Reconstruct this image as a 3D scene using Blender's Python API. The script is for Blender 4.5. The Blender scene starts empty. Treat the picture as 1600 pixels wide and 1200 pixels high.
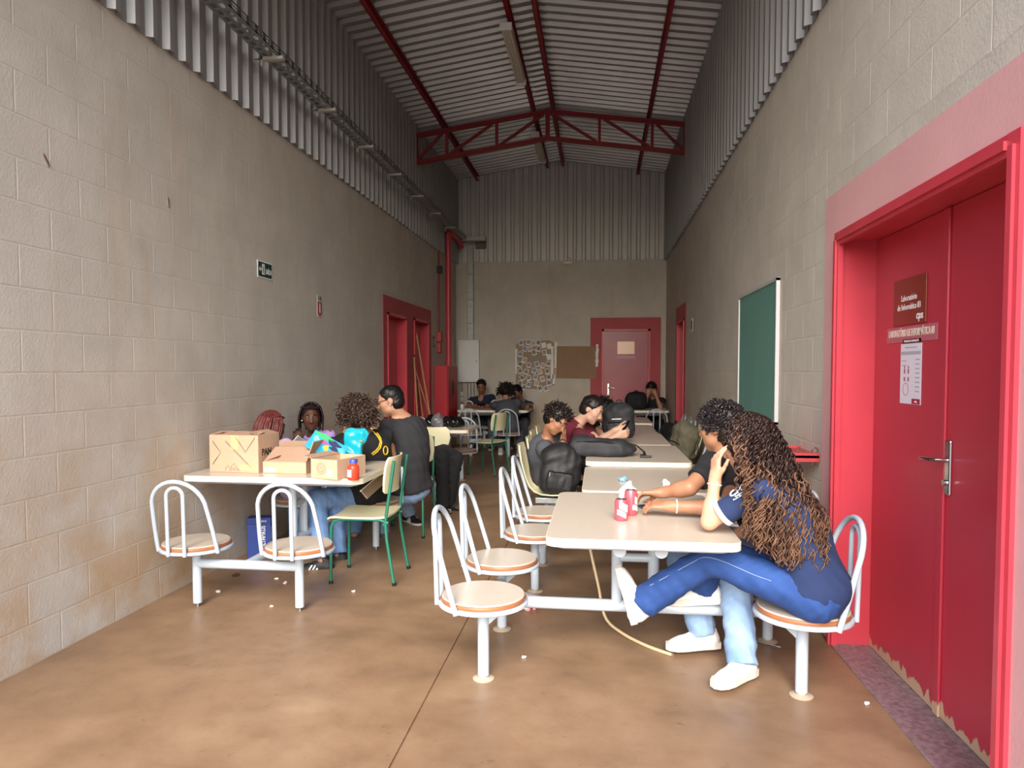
import bpy, bmesh, math, random
import numpy as np
from mathutils import Vector, Matrix
rnd = random.Random(7)
scene = bpy.context.scene
C = scene.collection
# ------------------------------------------------------------------ camera, world, exposure
FPX, EYE, HORIZON, VPX, PITCH = 1100.0, 1.42, 577.0, 936.0, math.radians(2.3)
YAW = math.atan((VPX-800.0)/FPX*math.cos(PITCH))
cF = Vector((-math.sin(YAW)*math.cos(PITCH), math.cos(YAW)*math.cos(PITCH), -math.sin(PITCH)))
cR = Vector((math.cos(YAW), math.sin(YAW), 0)); cU = cR.cross(cF)
CYC = HORIZON + FPX*math.tan(PITCH)
cam_d = bpy.data.cameras.new('camera'); cam = bpy.data.objects.new('camera', cam_d); C.objects.link(cam)
cam_d.sensor_width = 36; cam_d.lens = FPX/1600*36; cam_d.shift_y = (CYC-600)/1600; cam_d.clip_start = .05
cam.matrix_world = Matrix(((cR.x, cU.x, -cF.x, 0), (cR.y, cU.y, -cF.y, 0), (cR.z, cU.z, -cF.z, EYE), (0, 0, 0, 1)))
scene.camera = cam
w = bpy.data.worlds.new('overcast_sky'); scene.world = w; w.use_nodes = True
bg = w.node_tree.nodes['Background']; sky = w.node_tree.nodes.new('ShaderNodeTexSky'); sky.sky_type = 'NISHITA'
sky.sun_disc = False; sky.sun_elevation = math.radians(34); sky.sun_rotation = math.radians(180); sky.dust_density = 6; sky.air_density = 1; sky.ozone_density = 1; sky.altitude = 0
wb = w.node_tree.nodes.new('ShaderNodeMix'); wb.data_type = 'RGBA'; wb.blend_type = 'MULTIPLY'; wb.inputs[0].default_value = 1; wb.inputs[7].default_value = (.88, .98, 1.14, 1)   # white balance
w.node_tree.links.new(sky.outputs[0], wb.inputs[6]); w.node_tree.links.new(wb.outputs[2], bg.inputs[0]); bg.inputs[1].default_value = .1
scene.view_settings.view_transform = 'Standard'; scene.view_settings.look = 'None'
scene.view_settings.exposure = 2.48; scene.view_settings.gamma = 1; scene.view_settings.use_curve_mapping = False
scene.cycles.max_bounces = 14; scene.cycles.diffuse_bounces = 12; scene.cycles.use_denoising = True

def ray(x, y):
    return cF + cR*((x-800)/FPX) + cU*(-(y-CYC)/FPX)
def at(x, y, Y):          # a point of the place at distance Y down the hall
    d = ray(x, y); d = d*(Y/d.y); return Vector((d.x, d.y, d.z+EYE))
def atz(x, y, z):
    d = ray(x, y); d = d*((z-EYE)/d.z); return Vector((d.x, d.y, z))
def atx(x, y, X):
    d = ray(x, y); d = d*(X/d.x); return Vector((X, d.y, d.z+EYE))
V = Vector

# ------------------------------------------------------------------ materials
def lin(c):
    if isinstance(c, str):
        c = tuple(int(c[i:i+2], 16) for i in (0, 2, 4))
    return tuple((v/255/12.92 if v/255 <= .04045 else ((v/255+.055)/1.055)**2.4) for v in c) + (1,)
MATS = {}
def mat(name, col, rough=.6, metal=0, var=0, vscale=6, bump=0, bscale=60, spec=.5, col2=None, stretch=None, coat=0):
    if name in MATS: return MATS[name]
    m = bpy.data.materials.new(name); m.use_nodes = True; nt = m.node_tree; N = nt.nodes; L = nt.links
    b = N['Principled BSDF']; c = lin(col)
    b.inputs['Base Color'].default_value = c; b.inputs['Roughness'].default_value = rough
    b.inputs['Metallic'].default_value = metal; b.inputs['Specular IOR Level'].default_value = spec
    if coat: b.inputs['Coat Weight'].default_value = coat
    tc = N.new('ShaderNodeTexCoord'); src = tc.outputs['Object']
    if stretch:
        mp = N.new('ShaderNodeMapping'); mp.inputs['Scale'].default_value = stretch; L.new(src, mp.inputs[0]); src = mp.outputs[0]
    if var or col2:
        n = N.new('ShaderNodeTexNoise'); n.inputs['Scale'].default_value = vscale; n.inputs['Detail'].default_value = 5
        L.new(src, n.inputs['Vector'])
        r = N.new('ShaderNodeValToRGB'); r.color_ramp.elements[0].position = .3; r.color_ramp.elements[1].position = .7
        c2 = lin(col2) if col2 else tuple(v*(1-var) for v in c[:3])+(1,)
        r.color_ramp.elements[0].color = c2; r.color_ramp.elements[1].color = c
        L.new(n.outputs[0], r.inputs[0]); L.new(r.outputs[0], b.inputs['Base Color'])
    if bump:
        n2 = N.new('ShaderNodeTexNoise'); n2.inputs['Scale'].default_value = bscale; n2.inputs['Detail'].default_value = 4
        L.new(src, n2.inputs['Vector'])
        bp = N.new('ShaderNodeBump'); bp.inputs['Strength'].default_value = bump; bp.inputs['Distance'].default_value = .01
        L.new(n2.outputs[0], bp.inputs['Height']); L.new(bp.outputs[0], b.inputs['Normal'])
    MATS[name] = m; return m

def wall_material(name, base, stain, seed):
    """painted block: soft tone changes, rusty dirt that has its own cloudy shape, world coordinates so it runs across the blocks"""
    m = bpy.data.materials.new(name); m.use_nodes = True; nt = m.node_tree; N = nt.nodes; L = nt.links
    b = N['Principled BSDF']; b.inputs['Roughness'].default_value = .75; b.inputs['Specular IOR Level'].default_value = .25
    g = N.new('ShaderNodeNewGeometry'); sp = N.new('ShaderNodeSeparateXYZ'); L.new(g.outputs['Position'], sp.inputs[0])
    def noise(scale, detail=5, off=0, sc=None):
        mp = N.new('ShaderNodeMapping'); mp.inputs['Location'].default_value = (off, off*.7, seed)
        if sc: mp.inputs['Scale'].default_value = sc
        L.new(g.outputs['Position'], mp.inputs[0])
        n = N.new('ShaderNodeTexNoise'); n.inputs['Scale'].default_value = scale; n.inputs['Detail'].default_value = detail
        n.inputs['Roughness'].default_value = .6; L.new(mp.outputs[0], n.inputs['Vector']); return n.outputs[0]
    def ramp(v, a, c):
        r = N.new('ShaderNodeMapRange'); r.inputs[1].default_value = a; r.inputs[2].default_value = c; L.new(v, r.inputs[0]); return r.outputs[0]
    def mul(a, c):
        k = N.new('ShaderNodeMath'); k.operation = 'MULTIPLY'; L.new(a, k.inputs[0])
        if isinstance(c, (int, float)): k.inputs[1].default_value = c
        else: L.new(c, k.inputs[1])
        return k.outputs[0]
    def mix(f, a, c):
        x = N.new('ShaderNodeMix'); x.data_type = 'RGBA'; L.new(f, x.inputs[0])
        if isinstance(a, tuple): x.inputs[6].default_value = a
        else: L.new(a, x.inputs[6])
        x.inputs[7].default_value = c; return x.outputs[2]
    bc = lin(base)
    c1 = mix(ramp(noise(2.2), .35, .7), bc, tuple(v*.86 for v in bc[:3])+(1,))
    c2 = mix(mul(ramp(noise(9, 6, 3, (1, 1, .35)), .5, .75), .5), c1, tuple(v*.8 for v in bc[:3])+(1,))
    low = ramp(sp.outputs[2], 1.5, .05)     # splash dirt creeping up from the floor
    c3 = mix(mul(mul(low, ramp(noise(2.6, 6, 9), .36, .62)), .9), c2, lin(stain))
    # streaks and specks
    c4 = mix(mul(ramp(noise(4, 4, 20, (1, 1, .12)), .6, .8), .35), c3, lin(stain))
    c5 = mix(mul(ramp(noise(3.1, 8, 31), .7, .74), .4), c4, lin('6b5644'))
    L.new(c5, b.inputs['Base Color'])
    bp = N.new('ShaderNodeBump'); bp.inputs['Strength'].default_value = .25; bp.inputs['Distance'].default_value = .01
    L.new(noise(70, 4, 5), bp.inputs['Height']); L.new(bp.outputs[0], b.inputs['Normal'])
    MATS[name] = m; return m
def floor_material():
    m = bpy.data.materials.new('floor_concrete'); m.use_nodes = True; nt = m.node_tree; N = nt.nodes; L = nt.links
    b = N['Principled BSDF']; b.inputs['Specular IOR Level'].default_value = .45
    g = N.new('ShaderNodeNewGeometry')
    def noise(scale, detail, sc=(1, 1, 1), off=0):
        mp = N.new('ShaderNodeMapping'); mp.inputs['Scale'].default_value = sc; mp.inputs['Location'].default_value = (off, off, 0)
        L.new(g.outputs['Position'], mp.inputs[0])
        n = N.new('ShaderNodeTexNoise'); n.inputs['Scale'].default_value = scale; n.inputs['Detail'].default_value = detail; n.inputs['Roughness'].default_value = .62
        L.new(mp.outputs[0], n.inputs['Vector']); return n.outputs[0]
    def ramp(v, stops):
        r = N.new('ShaderNodeValToRGB'); e = r.color_ramp.elements
        while len(e) < len(stops): e.new(.5)
        for i, (p, c) in enumerate(stops): e[i].position = p; e[i].color = lin(c)
        L.new(v, r.inputs[0]); return r.outputs[0]
    def mulc(a, c, f=1):
        x = N.new('ShaderNodeMix'); x.data_type = 'RGBA'; x.blend_type = 'MULTIPLY'; x.inputs[0].default_value = f
        L.new(a, x.inputs[6]); L.new(c, x.inputs[7]); return x.outputs[2]
    c = ramp(noise(1.3, 7), [(.3, '816850'), (.5, '92765c'), (.7, 'a1866b')])
    c = mulc(c, ramp(noise(4, 8, (1, 1.15, 1), 4), [(.3, 'dedad6'), (.5, 'f4f1ee'), (.7, 'ffffff')]))
    c = mulc(c, ramp(noise(14, 6, (1, 1, 1), 9), [(.26, '8f857c'), (.36, 'ffffff'), (.9, 'ffffff')]), .6)
    L.new(c, b.inputs['Base Color'])
    r = N.new('ShaderNodeMapRange'); r.inputs[3].default_value = .3; r.inputs[4].default_value = .55; L.new(noise(3, 5, (1, 1, 1), 2), r.inputs[0]); L.new(r.outputs[0], b.inputs['Roughness'])
    bp = N.new('ShaderNodeBump'); bp.inputs['Strength'].default_value = .08; bp.inputs['Distance'].default_value = .01
    L.new(noise(40, 4), bp.inputs['Height']); L.new(bp.outputs[0], b.inputs['Normal'])
    MATS['floor'] = m; return m
WALLM = wall_material('painted_block', 'cfc9be', 'ba9a72', 1.3)
MORTAR = wall_material('painted_mortar', 'cbc5ba', 'b6966f', 4.1)
FLOORM = floor_material()
def worn_paint(name, col, chip, zmax):
    """gloss paint worn through to wood along the bottom edge, in ragged flakes"""
    m = bpy.data.materials.new(name); m.use_nodes = True; nt = m.node_tree; N = nt.nodes; L = nt.links
    b = N['Principled BSDF']; b.inputs['Roughness'].default_value = .33
    g = N.new('ShaderNodeNewGeometry'); sp = N.new('ShaderNodeSeparateXYZ'); L.new(g.outputs['Position'], sp.inputs[0])
    mp = N.new('ShaderNodeMapping'); mp.inputs['Scale'].default_value = (1, 1, .25); L.new(g.outputs['Position'], mp.inputs[0])
    n = N.new('ShaderNodeTexNoise'); n.inputs['Scale'].default_value = 22; n.inputs['Detail'].default_value = 6; L.new(mp.outputs[0], n.inputs['Vector'])
    hgt = N.new('ShaderNodeMath'); hgt.operation = 'MULTIPLY_ADD'; L.new(sp.outputs[2], hgt.inputs[0]); hgt.inputs[1].default_value = 1/zmax; hgt.inputs[2].default_value = 0
    s = N.new('ShaderNodeMath'); s.operation = 'SUBTRACT'; L.new(n.outputs[0], s.inputs[0]); L.new(hgt.outputs[0], s.inputs[1])
    r = N.new('ShaderNodeMapRange'); r.inputs[1].default_value = .16; r.inputs[2].default_value = .2; L.new(s.outputs[0], r.inputs[0])
    n2 = N.new('ShaderNodeTexNoise'); n2.inputs['Scale'].default_value = 2.5; n2.inputs['Detail'].default_value = 4; L.new(g.outputs['Position'], n2.inputs['Vector'])
    c0 = N.new('ShaderNodeMix'); c0.data_type = 'RGBA'; L.new(n2.outputs[0], c0.inputs[0]); cc = lin(col)
    c0.inputs[6].default_value = cc; c0.inputs[7].default_value = tuple(v*.82 for v in cc[:3])+(1,)
    x = N.new('ShaderNodeMix'); x.data_type = 'RGBA'; L.new(r.outputs[0], x.inputs[0]); L.new(c0.outputs[2], x.inputs[6]); x.inputs[7].default_value = lin(chip)
    L.new(x.outputs[2], b.inputs['Base Color']); MATS[name] = m; return m
RED_DOOR = worn_paint('red_door_paint', 'c83a4c', 'c9a888', .16)
RED = mat('red_gloss', 'cf4452', .35, var=.15, vscale=3)
BAND = mat('red_band_glare', 'e0abac', .7, var=.1, vscale=2.5, bump=.1)  # same red paint as BAND2, with near-end glare painted in as paler pink
BAND2 = mat('red_band', 'bb5058', .65, var=.12, vscale=2.5)
TRUSSRED = mat('truss_red', '8e1f2a', .5, var=.2, vscale=4)
ZINC = mat('zinc_sheet', 'a0a0a0', .45, .3, var=.12, vscale=3, stretch=(1, 1, .2))
PALEZ = mat('pale_sheet', 'd6d6d4', .5, .1, var=.1, vscale=3, stretch=(1, 1, .2))
ROOFZ = mat('roof_sheet', 'a19f9f', .36, .45, var=.15, vscale=2)
GALV = mat('galvanised', '9fa3a3', .42, .7, var=.25, vscale=14)
FRAME = mat('frame_enamel', 'b8c4d0', .32, var=.06, vscale=5)
LAM = mat('table_laminate', 'cdc1b1', .28, var=.05, vscale=30)
LAMEDGE = mat('cream_edge', 'e8dfca', .4)
COPPER = mat('wood_rim', 'a86b45', .4, var=.2, vscale=12)
CREAM = mat('cream_plastic', 'e6dfb8', .4, var=.04)
GREENP = mat('green_enamel', '1f6b55', .35)
WHITE = mat('white_paint', 'e9e9ea', .5)
PAPER = mat('white_paper', 'f1f0ee', .8)
BLACK = mat('black_fabric', '17171a', .85, bump=.3, bscale=220)
BLACKP = mat('black_plastic', '121214', .4)
CARD = mat('cardboard', 'c8a78b', .85, var=.08, vscale=8)
CARDIN = mat('cardboard_inside', 'b3927a', .9, var=.1, vscale=8)
CHROME = mat('chrome', 'c9c9cc', .2, 1)
INK = mat('dark_ink', '2a2622', .8)
GRANITE = mat('granite', '9a8486', .35, col2='6f5f64', vscale=45)

# ------------------------------------------------------------------ mesh helpers
class MB:
    def __init__(s): s.v = []; s.f = []; s.m = []
    def add(s, vs, fs, mi=0):
        o = len(s.v); s.v += [tuple(p) for p in vs]; s.f += [tuple(i+o for i in f) for f in fs]; s.m += [mi]*len(fs); return s
    def box(s, a, b, mi=0, M=None):
        x0, y0, z0 = a; x1, y1, z1 = b
        vs = [V(p) for p in ((x0,y0,z0),(x1,y0,z0),(x1,y1,z0),(x0,y1,z0),(x0,y0,z1),(x1,y0,z1),(x1,y1,z1),(x0,y1,z1))]
        if M: vs = [M@p for p in vs]
        return s.add(vs, [(0,3,2,1),(4,5,6,7),(0,1,5,4),(1,2,6,5),(2,3,7,6),(3,0,4,7)], mi)
    def bevbox(s, a, b, r, mi=0, M=None):
        a = V(a); b = V(b); n = len(s.v); bm = bmesh.new()
        bmesh.ops.create_cube(bm, size=1)
        for q in bm.verts: q.co = V((a.x+(b.x-a.x)*(q.co.x+.5), a.y+(b.y-a.y)*(q.co.y+.5), a.z+(b.z-a.z)*(q.co.z+.5)))
        bmesh.ops.bevel(bm, geom=bm.edges[:], offset=r, segments=2, affect='EDGES', profile=.5)
        bm.verts.index_update()
        vs = [(M@q.co if M else q.co.copy()) for q in bm.verts]; fs = [[q.index for q in f.verts] for f in bm.faces]; bm.free()
        return s.add(vs, fs, mi)
    def tube(s, pts, r, n=8, mi=0, cap=True, flat=None, up0=None):
        pts = [V(p) for p in pts]; rs = r if isinstance(r, (list, tuple)) else [r]*len(pts); vs = []; fs = []; prev = up0
        for i, p in enumerate(pts):
            t = (pts[min(i+1, len(pts)-1)]-pts[max(i-1, 0)])
            t = t.normalized() if t.length > 1e-9 else V((0, 0, 1))
            if prev is None:
                prev = V((0, 0, 1)) if abs(t.z) < .9 else V((1, 0, 0))
            x = (prev - t*prev.dot(t))
            x = x.normalized() if x.length > 1e-6 else t.orthogonal().normalized()
            y = t.cross(x); prev = x
            for k in range(n):
                a = 2*math.pi*k/n; vs.append(p+(x*math.cos(a)*(flat or 1)+y*math.sin(a))*rs[i])
        for i in range(len(pts)-1):
            for k in range(n):
                fs.append((i*n+k, i*n+(k+1) % n, (i+1)*n+(k+1) % n, (i+1)*n+k))
        if cap: fs += [tuple(range(n-1, -1, -1)), tuple((len(pts)-1)*n+k for k in range(n))]
        return s.add(vs, fs, mi)
    def lathe(s, prof, n=24, c=(0, 0, 0), mi=0, M=None):
        vs = []; fs = []; m = len(prof)
        for k in range(n):
            a = 2*math.pi*k/n
            for r, z in prof:
                p = V((c[0]+r*math.cos(a), c[1]+r*math.sin(a), c[2]+z)); vs.append(M@p if M else p)
        for k in range(n):
            for j in range(m-1): fs.append((k*m+j, ((k+1) % n)*m+j, ((k+1) % n)*m+j+1, k*m+j+1))
        return s.add(vs, fs, mi)
    def prism(s, poly, a, b, axis, mi=0, M=None):
        """poly of 2-D points pushed from a to b along axis (0,1,2)"""
        n = len(poly); vs = []
        for t in (a, b):
            for p in poly:
                q = [p[0], p[1]]; q.insert(axis, t); q = V(q); vs.append(M@q if M else q)
        fs = [(k, (k+1) % n, n+(k+1) % n, n+k) for k in range(n)] + [tuple(range(n-1, -1, -1)), tuple(range(n, 2*n))]
        return s.add(vs, fs, mi)
    def ball(s, c, r, nu=12, nv=8, mi=0, M=None):
        r = V(r) if isinstance(r, (tuple, list)) else V((r, r, r)); vs = []; fs = []; c = V(c)
        for j in range(nv+1):
            th = math.pi*j/nv
            for k in range(nu):
                ph = 2*math.pi*k/nu; p = c+V((r.x*math.sin(th)*math.cos(ph), r.y*math.sin(th)*math.sin(ph), r.z*math.cos(th))); vs.append(M@p if M else p)
        for j in range(nv):
            for k in range(nu): fs.append((j*nu+k, (j+1)*nu+k, (j+1)*nu+(k+1) % nu, j*nu+(k+1) % nu))
        return s.add(vs, fs, mi)
    def mesh(s, name, mats, smooth=None):
        me = bpy.data.meshes.new(name); me.from_pydata(s.v, [], s.f)
        for m in (mats if isinstance(mats, (list, tuple)) else [mats]): me.materials.append(m)
        if any(s.m): me.polygons.foreach_set('material_index', s.m)
        bm = bmesh.new(); bm.from_mesh(me); bmesh.ops.remove_doubles(bm, verts=bm.verts, dist=1e-6)
        bmesh.ops.recalc_face_normals(bm, faces=bm.faces); bm.to_mesh(me); bm.free()
        if smooth: shade(me, smooth)
        me.update(); return me
    def build(s, name, mats, parent=None, smooth=None):
        o = link(name, s.mesh(name, mats, smooth), parent); return o
def shade(me, deg=40):
    me.polygons.foreach_set('use_smooth', [True]*len(me.polygons))
    try: me.set_sharp_from_angle(angle=math.radians(deg))
    except Exception: pass
def link(name, me, parent=None):
    o = bpy.data.objects.new(name, me); C.objects.link(o)
    if parent: o.parent = parent
    return o
def tag(o, label=None, cat=None, group=None, kind=None):
    if label: o['label'] = label
    if cat: o['category'] = cat
    if group: o['group'] = group
    if kind: o['kind'] = kind
    return o
def thing(name, label, cat, loc=(0, 0, 0), rz=0, group=None):
    o = bpy.data.objects.new(name, None); C.objects.link(o); o.location = loc; o.rotation_euler = (0, 0, rz); o.empty_display_size = .1
    return tag(o, label, cat, group)
def struct(o): o['kind'] = 'structure'; return o
def text(name, s, size, m, M, parent, depth=.0006, align='CENTER', bold=0, width=None):
    cu = bpy.data.curves.new(name, 'FONT'); cu.body = s; cu.size = size; cu.align_x = align; cu.align_y = 'CENTER'; cu.extrude = depth; cu.offset = bold; cu.resolution_u = 2
    t = bpy.data.objects.new('tmp', cu); C.objects.link(t); bpy.context.view_layer.update()
    me = bpy.data.meshes.new_from_object(t); bpy.data.objects.remove(t); bpy.data.curves.remove(cu)
    me.materials.clear(); me.materials.append(m); me.name = name
    if width and len(me.vertices):
        xs = [q.co.x for q in me.vertices]; k = width/(max(xs)-min(xs))
        for q in me.vertices: q.co.x *= k
    me.transform(M)
    return link(name, me, parent)
def onX(x, y, z, sgn):     # lettering on a wall that faces sgn*X
    return Matrix.Translation((x, y, z)) @ (Matrix(((0, 0, 1), (1, 0, 0), (0, 1, 0))).to_4x4() if sgn > 0 else Matrix(((0, 0, -1), (-1, 0, 0), (0, 1, 0))).to_4x4())
def onY(x, y, z):          # lettering that faces the camera end of the hall
    return Matrix.Translation((x, y, z)) @ Matrix(((1, 0, 0), (0, 0, -1), (0, 1, 0))).to_4x4()
# ------------------------------------------------------------------ the hall
XL, XR, YB, Y0, ZW, ZE, ZR = -2.69, 1.21, 13.15, .8, 3.41, 4.95, 5.24
XM = (XL+XR)/2
# floor with its sawn joint
fl = MB(); jx = -.735
fl.box((XL-.2, -1.6, -.12), (jx-.004, YB+.2, 0)); fl.box((jx+.004, -1.6, -.12), (XR+.35, YB+.2, 0)); fl.box((jx-.01, -1.6, -.12), (jx+.01, YB+.2, -.008))
struct(fl.build('floor', FLOORM))
gr = MB(); gr.box((-60, -90, -.3), (60, -1.6, -.02)); gr.box((-60, -1.6, -.3), (XL-.2, 60, -.02)); gr.box((XR+.35, -1.6, -.3), (60, 60, -.02))
struct(gr.build('ground', mat('outdoor_paving', '7f756b', .9, var=.15, vscale=1)))
BL, BH, JT, PROUD = .40, .2005, .005, .0010
block_cache = {}
def block_mesh(l, h, axis):
    k = (round(l, 3), round(h, 3), axis)
    if k not in block_cache:
        a, c, d = l/2-JT/2, h/2-JT/2, .004
        # local u along the wall, v up, w out of the wall
        back = [(-a, -c, 0), (a, -c, 0), (a, c, 0), (-a, c, 0)]; fr = [(-a+d, -c+d, PROUD), (a-d, -c+d, PROUD), (a-d, c-d, PROUD), (-a+d, c-d, PROUD)]
        vs = back+fr; fs = [(4, 5, 6, 7)]+[(i, (i+1) % 4, 4+(i+1) % 4, 4+i) for i in range(4)]
        if axis == '+x': vs = [(q[2], q[0], q[1]) for q in vs]
        elif axis == '-x': vs = [(-q[2], -q[0], q[1]) for q in vs]
        else: vs = [(q[0], -q[2], q[1]) for q in vs]
        me = bpy.data.meshes.new('block'); me.from_pydata(vs, [], fs); me.materials.append(WALLM); me.update(); block_cache[k] = me
    return block_cache[k]
def block_wall(name, axis, plane, u0, u1, holes, near, limit):
    """mortar backing with openings; courses of blocks laid on it, the nearest as single objects"""
    T = .17; us = sorted({u0, u1} | {h[0] for h in holes} | {h[1] for h in holes}); mb = MB()
    def put(a, b, z0, z1):
        if axis == '+x': mb.box((plane-T, a, z0), (plane, b, z1))
        elif axis == '-x': mb.box((plane, a, z0), (plane+T, b, z1))
        else: mb.box((a, plane, z0), (b, plane+T, z1))
    for a, b in zip(us[:-1], us[1:]):
        z = 0
        for h in holes:
            if h[0] <= a and h[1] >= b: z = h[2]
        put(a, b, z, ZW+.1)
    wall = struct(mb.build(name, MORTAR))
    cells = []
    for r in range(int(round(ZW/BH))):
        z = (r+.5)*BH; u = u0-(.2 if r % 2 else 0)
        while u < u1:
            a, b = max(u, u0), min(u+BL, u1); u += BL
            segs = [(a, b)]
            for h in holes:
                if z-BH/2 < h[5]-.02:
                    ns = []
                    for s0, s1 in segs:
                        if s1 <= h[3] or s0 >= h[4]: ns.append((s0, s1)); continue
                        if s0 < h[3]: ns.append((s0, h[3]))
                        if s1 > h[4]: ns.append((h[4], s1))
                    segs = ns
            for s0, s1 in segs:
                if s1-s0 > .03: cells.append((abs((s0+s1)/2-near), (s0+s1)/2, z, s1-s0))
    vis = sorted(c for c in cells if c[1] > 2.0 or axis == '-y'); far = [c for c in cells if not (c[1] > 2.0 or axis == '-y')]
    def place(c):
        _, u, z, l = c
        return (plane, u, z) if axis != '-y' else (u, plane, z)
    for c in vis[:limit]:
        o = bpy.data.objects.new('block', block_mesh(c[3], BH, axis)); C.objects.link(o); o.parent = wall; o.location = place(c)
    rest = MB()
    for c in vis[limit:]+far:
        me = block_mesh(c[3], BH, axis); p = V(place(c))
        rest.add([q.co+p for q in me.vertices], [tuple(f.vertices) for f in me.polygons])
    if rest.v: tag(rest.build('block_courses', WALLM, wall), kind='stuff')
    return wall
# hole = (opening from, to, height,  painted band from, to, height)
HL = [(8.75, 9.65, 2.15, 8.58, 11.12, 2.36), (10.05, 10.95, 2.17, 8.58, 11.12, 2.36)]
HRn = (2.21, 3.79, 2.10, 2.0, 3.99, 2.33); HRf = (10.32, 11.2, 2.15, 10.13, 11.42, 2.37)
wl = block_wall('wall_left', '+x', XL, Y0, YB, HL, 2.6, 300)
wr = block_wall('wall_right', '-x', XR, Y0, YB, [HRn, HRf], 2.6, 300)
wb = block_wall('wall_back', '-y', YB, XL-.17, XR+.17, [(.05, .93, 2.16, -.16, 1.12, 2.37)], 0, 0)

# ---- ribbed sheets
PITCHR, RD = .165, .04
def rib_profile(width):
    """(u, depth) over one sheet of whole ribs"""
    pts = []; n = int(round(width/PITCHR))
    for i in range(n):
        u = i*PITCHR
        pts += [(u, 0), (u+.05, 0), (u+.07, RD), (u+.112, RD), (u+.132, 0)]
    pts.append((n*PITCHR, 0)); return pts
def ribbed(name, mp, v0, v1, width, m, parent):
    """mp(u, v, d) -> point"""
    pr = rib_profile(width); vs = []; fs = []; n = len(pr); t = .0025
    for v in (v0, v1):
        vv = v if callable(v) else (lambda u, v=v: v)
        for u, d in pr: vs.append(mp(u, vv(u), d))
        for u, d in pr: vs.append(mp(u, vv(u), d+t))
    for i in range(n-1):
        fs += [(i, i+1, 2*n+i+1, 2*n+i), (n+i, 3*n+i, 3*n+i+1, n+i+1), (i, n+i, n+i+1, i+1), (2*n+i, 2*n+i+1, 3*n+i+1, 3*n+i)]
    fs += [(0, 2*n, 3*n, n), (n-1, 2*n-1, 4*n-1, 3*n-1)]
    return MB().add(vs, fs).build(name, m, parent)
SW = PITCHR*6
def empty_struct(name):
    o = bpy.data.objects.new(name, None); C.objects.link(o); o['kind'] = 'structure'; return o
cl = empty_struct('wall_left_cladding'); cr = empty_struct('wall_right_cladding'); cb = empty_struct('wall_back_cladding'); rf = empty_struct('ceiling')
nsh = int((YB-Y0)/SW)+1
for i in range(nsh):
    y = YB-SW*(i+1)
    ribbed('metal_sheet', lambda u, v, d, y=y: (XL+.006+d, y+u, v), ZW-.015, ZE+.02, SW, ZINC, cl)
    ribbed('metal_sheet', lambda u, v, d, y=y: (XR-.006-d, y+u, v), ZW-.015, ZE+.02, SW, ZINC, cr)
    sl = (ZR-ZE)/((XR-XL)/2)
    ribbed('roof_sheet', lambda u, v, d, y=y: (v, y+u, ZE+.05+(v-XL)*sl-d), XL-.1, XM+.01, SW, ROOFZ, rf)
    ribbed('roof_sheet', lambda u, v, d, y=y: (v, y+u, ZE+.05+(XR-v)*sl-d), XM-.01, XR+.1, SW, ROOFZ, rf)
nb = int((XR-XL)/SW)+1
for i in range(nb):
    x = XL+SW*i; wd = min(SW, XR-x)
    top = lambda u, x=x: ZE+.05+min(x+u-XL, XR-x-u)*sl
    ribbed('metal_sheet', lambda u, v, d, x=x: (x+u, YB-.006-d, v), ZW+.02, top, max(PITCHR, math.ceil(wd/PITCHR)*PITCHR), PALEZ, cb)
rc = MB(); rc.prism([(XM-.16, ZR+.045-.16*sl), (XM, ZR+.045), (XM+.16, ZR+.045-.16*sl), (XM+.16, ZR+.04-.16*sl), (XM, ZR+.04), (XM-.16, ZR+.04-.16*sl)], Y0-.1, YB, 1)
rc.build('ridge_cap', ROOFZ, rf)
# beam hiding the wall head at the open end, gutters
fas = MB(); fas.box((XL-.1, Y0-.13, ZE-.1), (XL+.0, YB, ZE+.06)); fas.box((XR, Y0-.13, ZE-.1), (XR+.1, YB, ZE+.06)); fas.build('gutter', GALV, rf)
# steel: purlins (c-section) and truss
for x in (-2.28, -.98, -.70, .66):
    z = ZE+.05+(min(x-XL, XR-x))*sl-RD-.004; p = MB()
    p.box((x-.003, Y0, z-.09), (x+.003, YB-.02, z)); p.box((x-.003, Y0, z-.006), (x+.045, YB-.02, z)); p.box((x-.003, Y0, z-.09), (x+.045, YB-.02, z-.084))
    struct(p.build('purlin', TRUSSRED))
tr = empty_struct('roof_truss'); TY = 10.12
def zc_top(x): return 4.80+(.27)*(1-abs(x-XM)/((XR-XL)/2))
def bar(a, b, wd, nm):
    a, b = V(a), V(b); d = (b-a); L_ = d.length; d.normalize(); s = V((0, 1, 0)); n = d.cross(s)
    M = Matrix((d, s, n)).transposed().to_4x4(); M.translation = a
    MB().box((0, -wd*.6, -wd/2), (L_, wd*.6, wd/2), M=M).build(nm, TRUSSRED, tr)
for sx in (-1, 1):
    e = XL+.04 if sx < 0 else XR-.04
    bar((e, TY, zc_top(e)), (XM, TY, zc_top(XM)), .055, 'top_chord'); bar((e, TY, zc_top(e)-.385), (XM, TY, zc_top(XM)-.375), .055, 'bottom_chord')
    bar((e, TY, zc_top(e)-.36), (e, TY, zc_top(e)-.02), .045, 'web_post')
    for k in (1, 2):
        x = XM+sx*.73*k; bar((x, TY, zc_top(x)-.36), (x, TY, zc_top(x)), .04, 'web_post')
    for k in range(3):
        xa = XM+sx*(.73*k+.06); xb = XM+sx*min(.73*(k+1)-.04, abs(e-XM)-.02)
        bar((xa, TY, zc_top(xa)-.03), (xb, TY, zc_top(xb)-.35), .035, 'web_diagonal')
bar((XM, TY, zc_top(XM)-.37), (XM, TY, zc_top(XM)+.03), .06, 'web_post')
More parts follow.
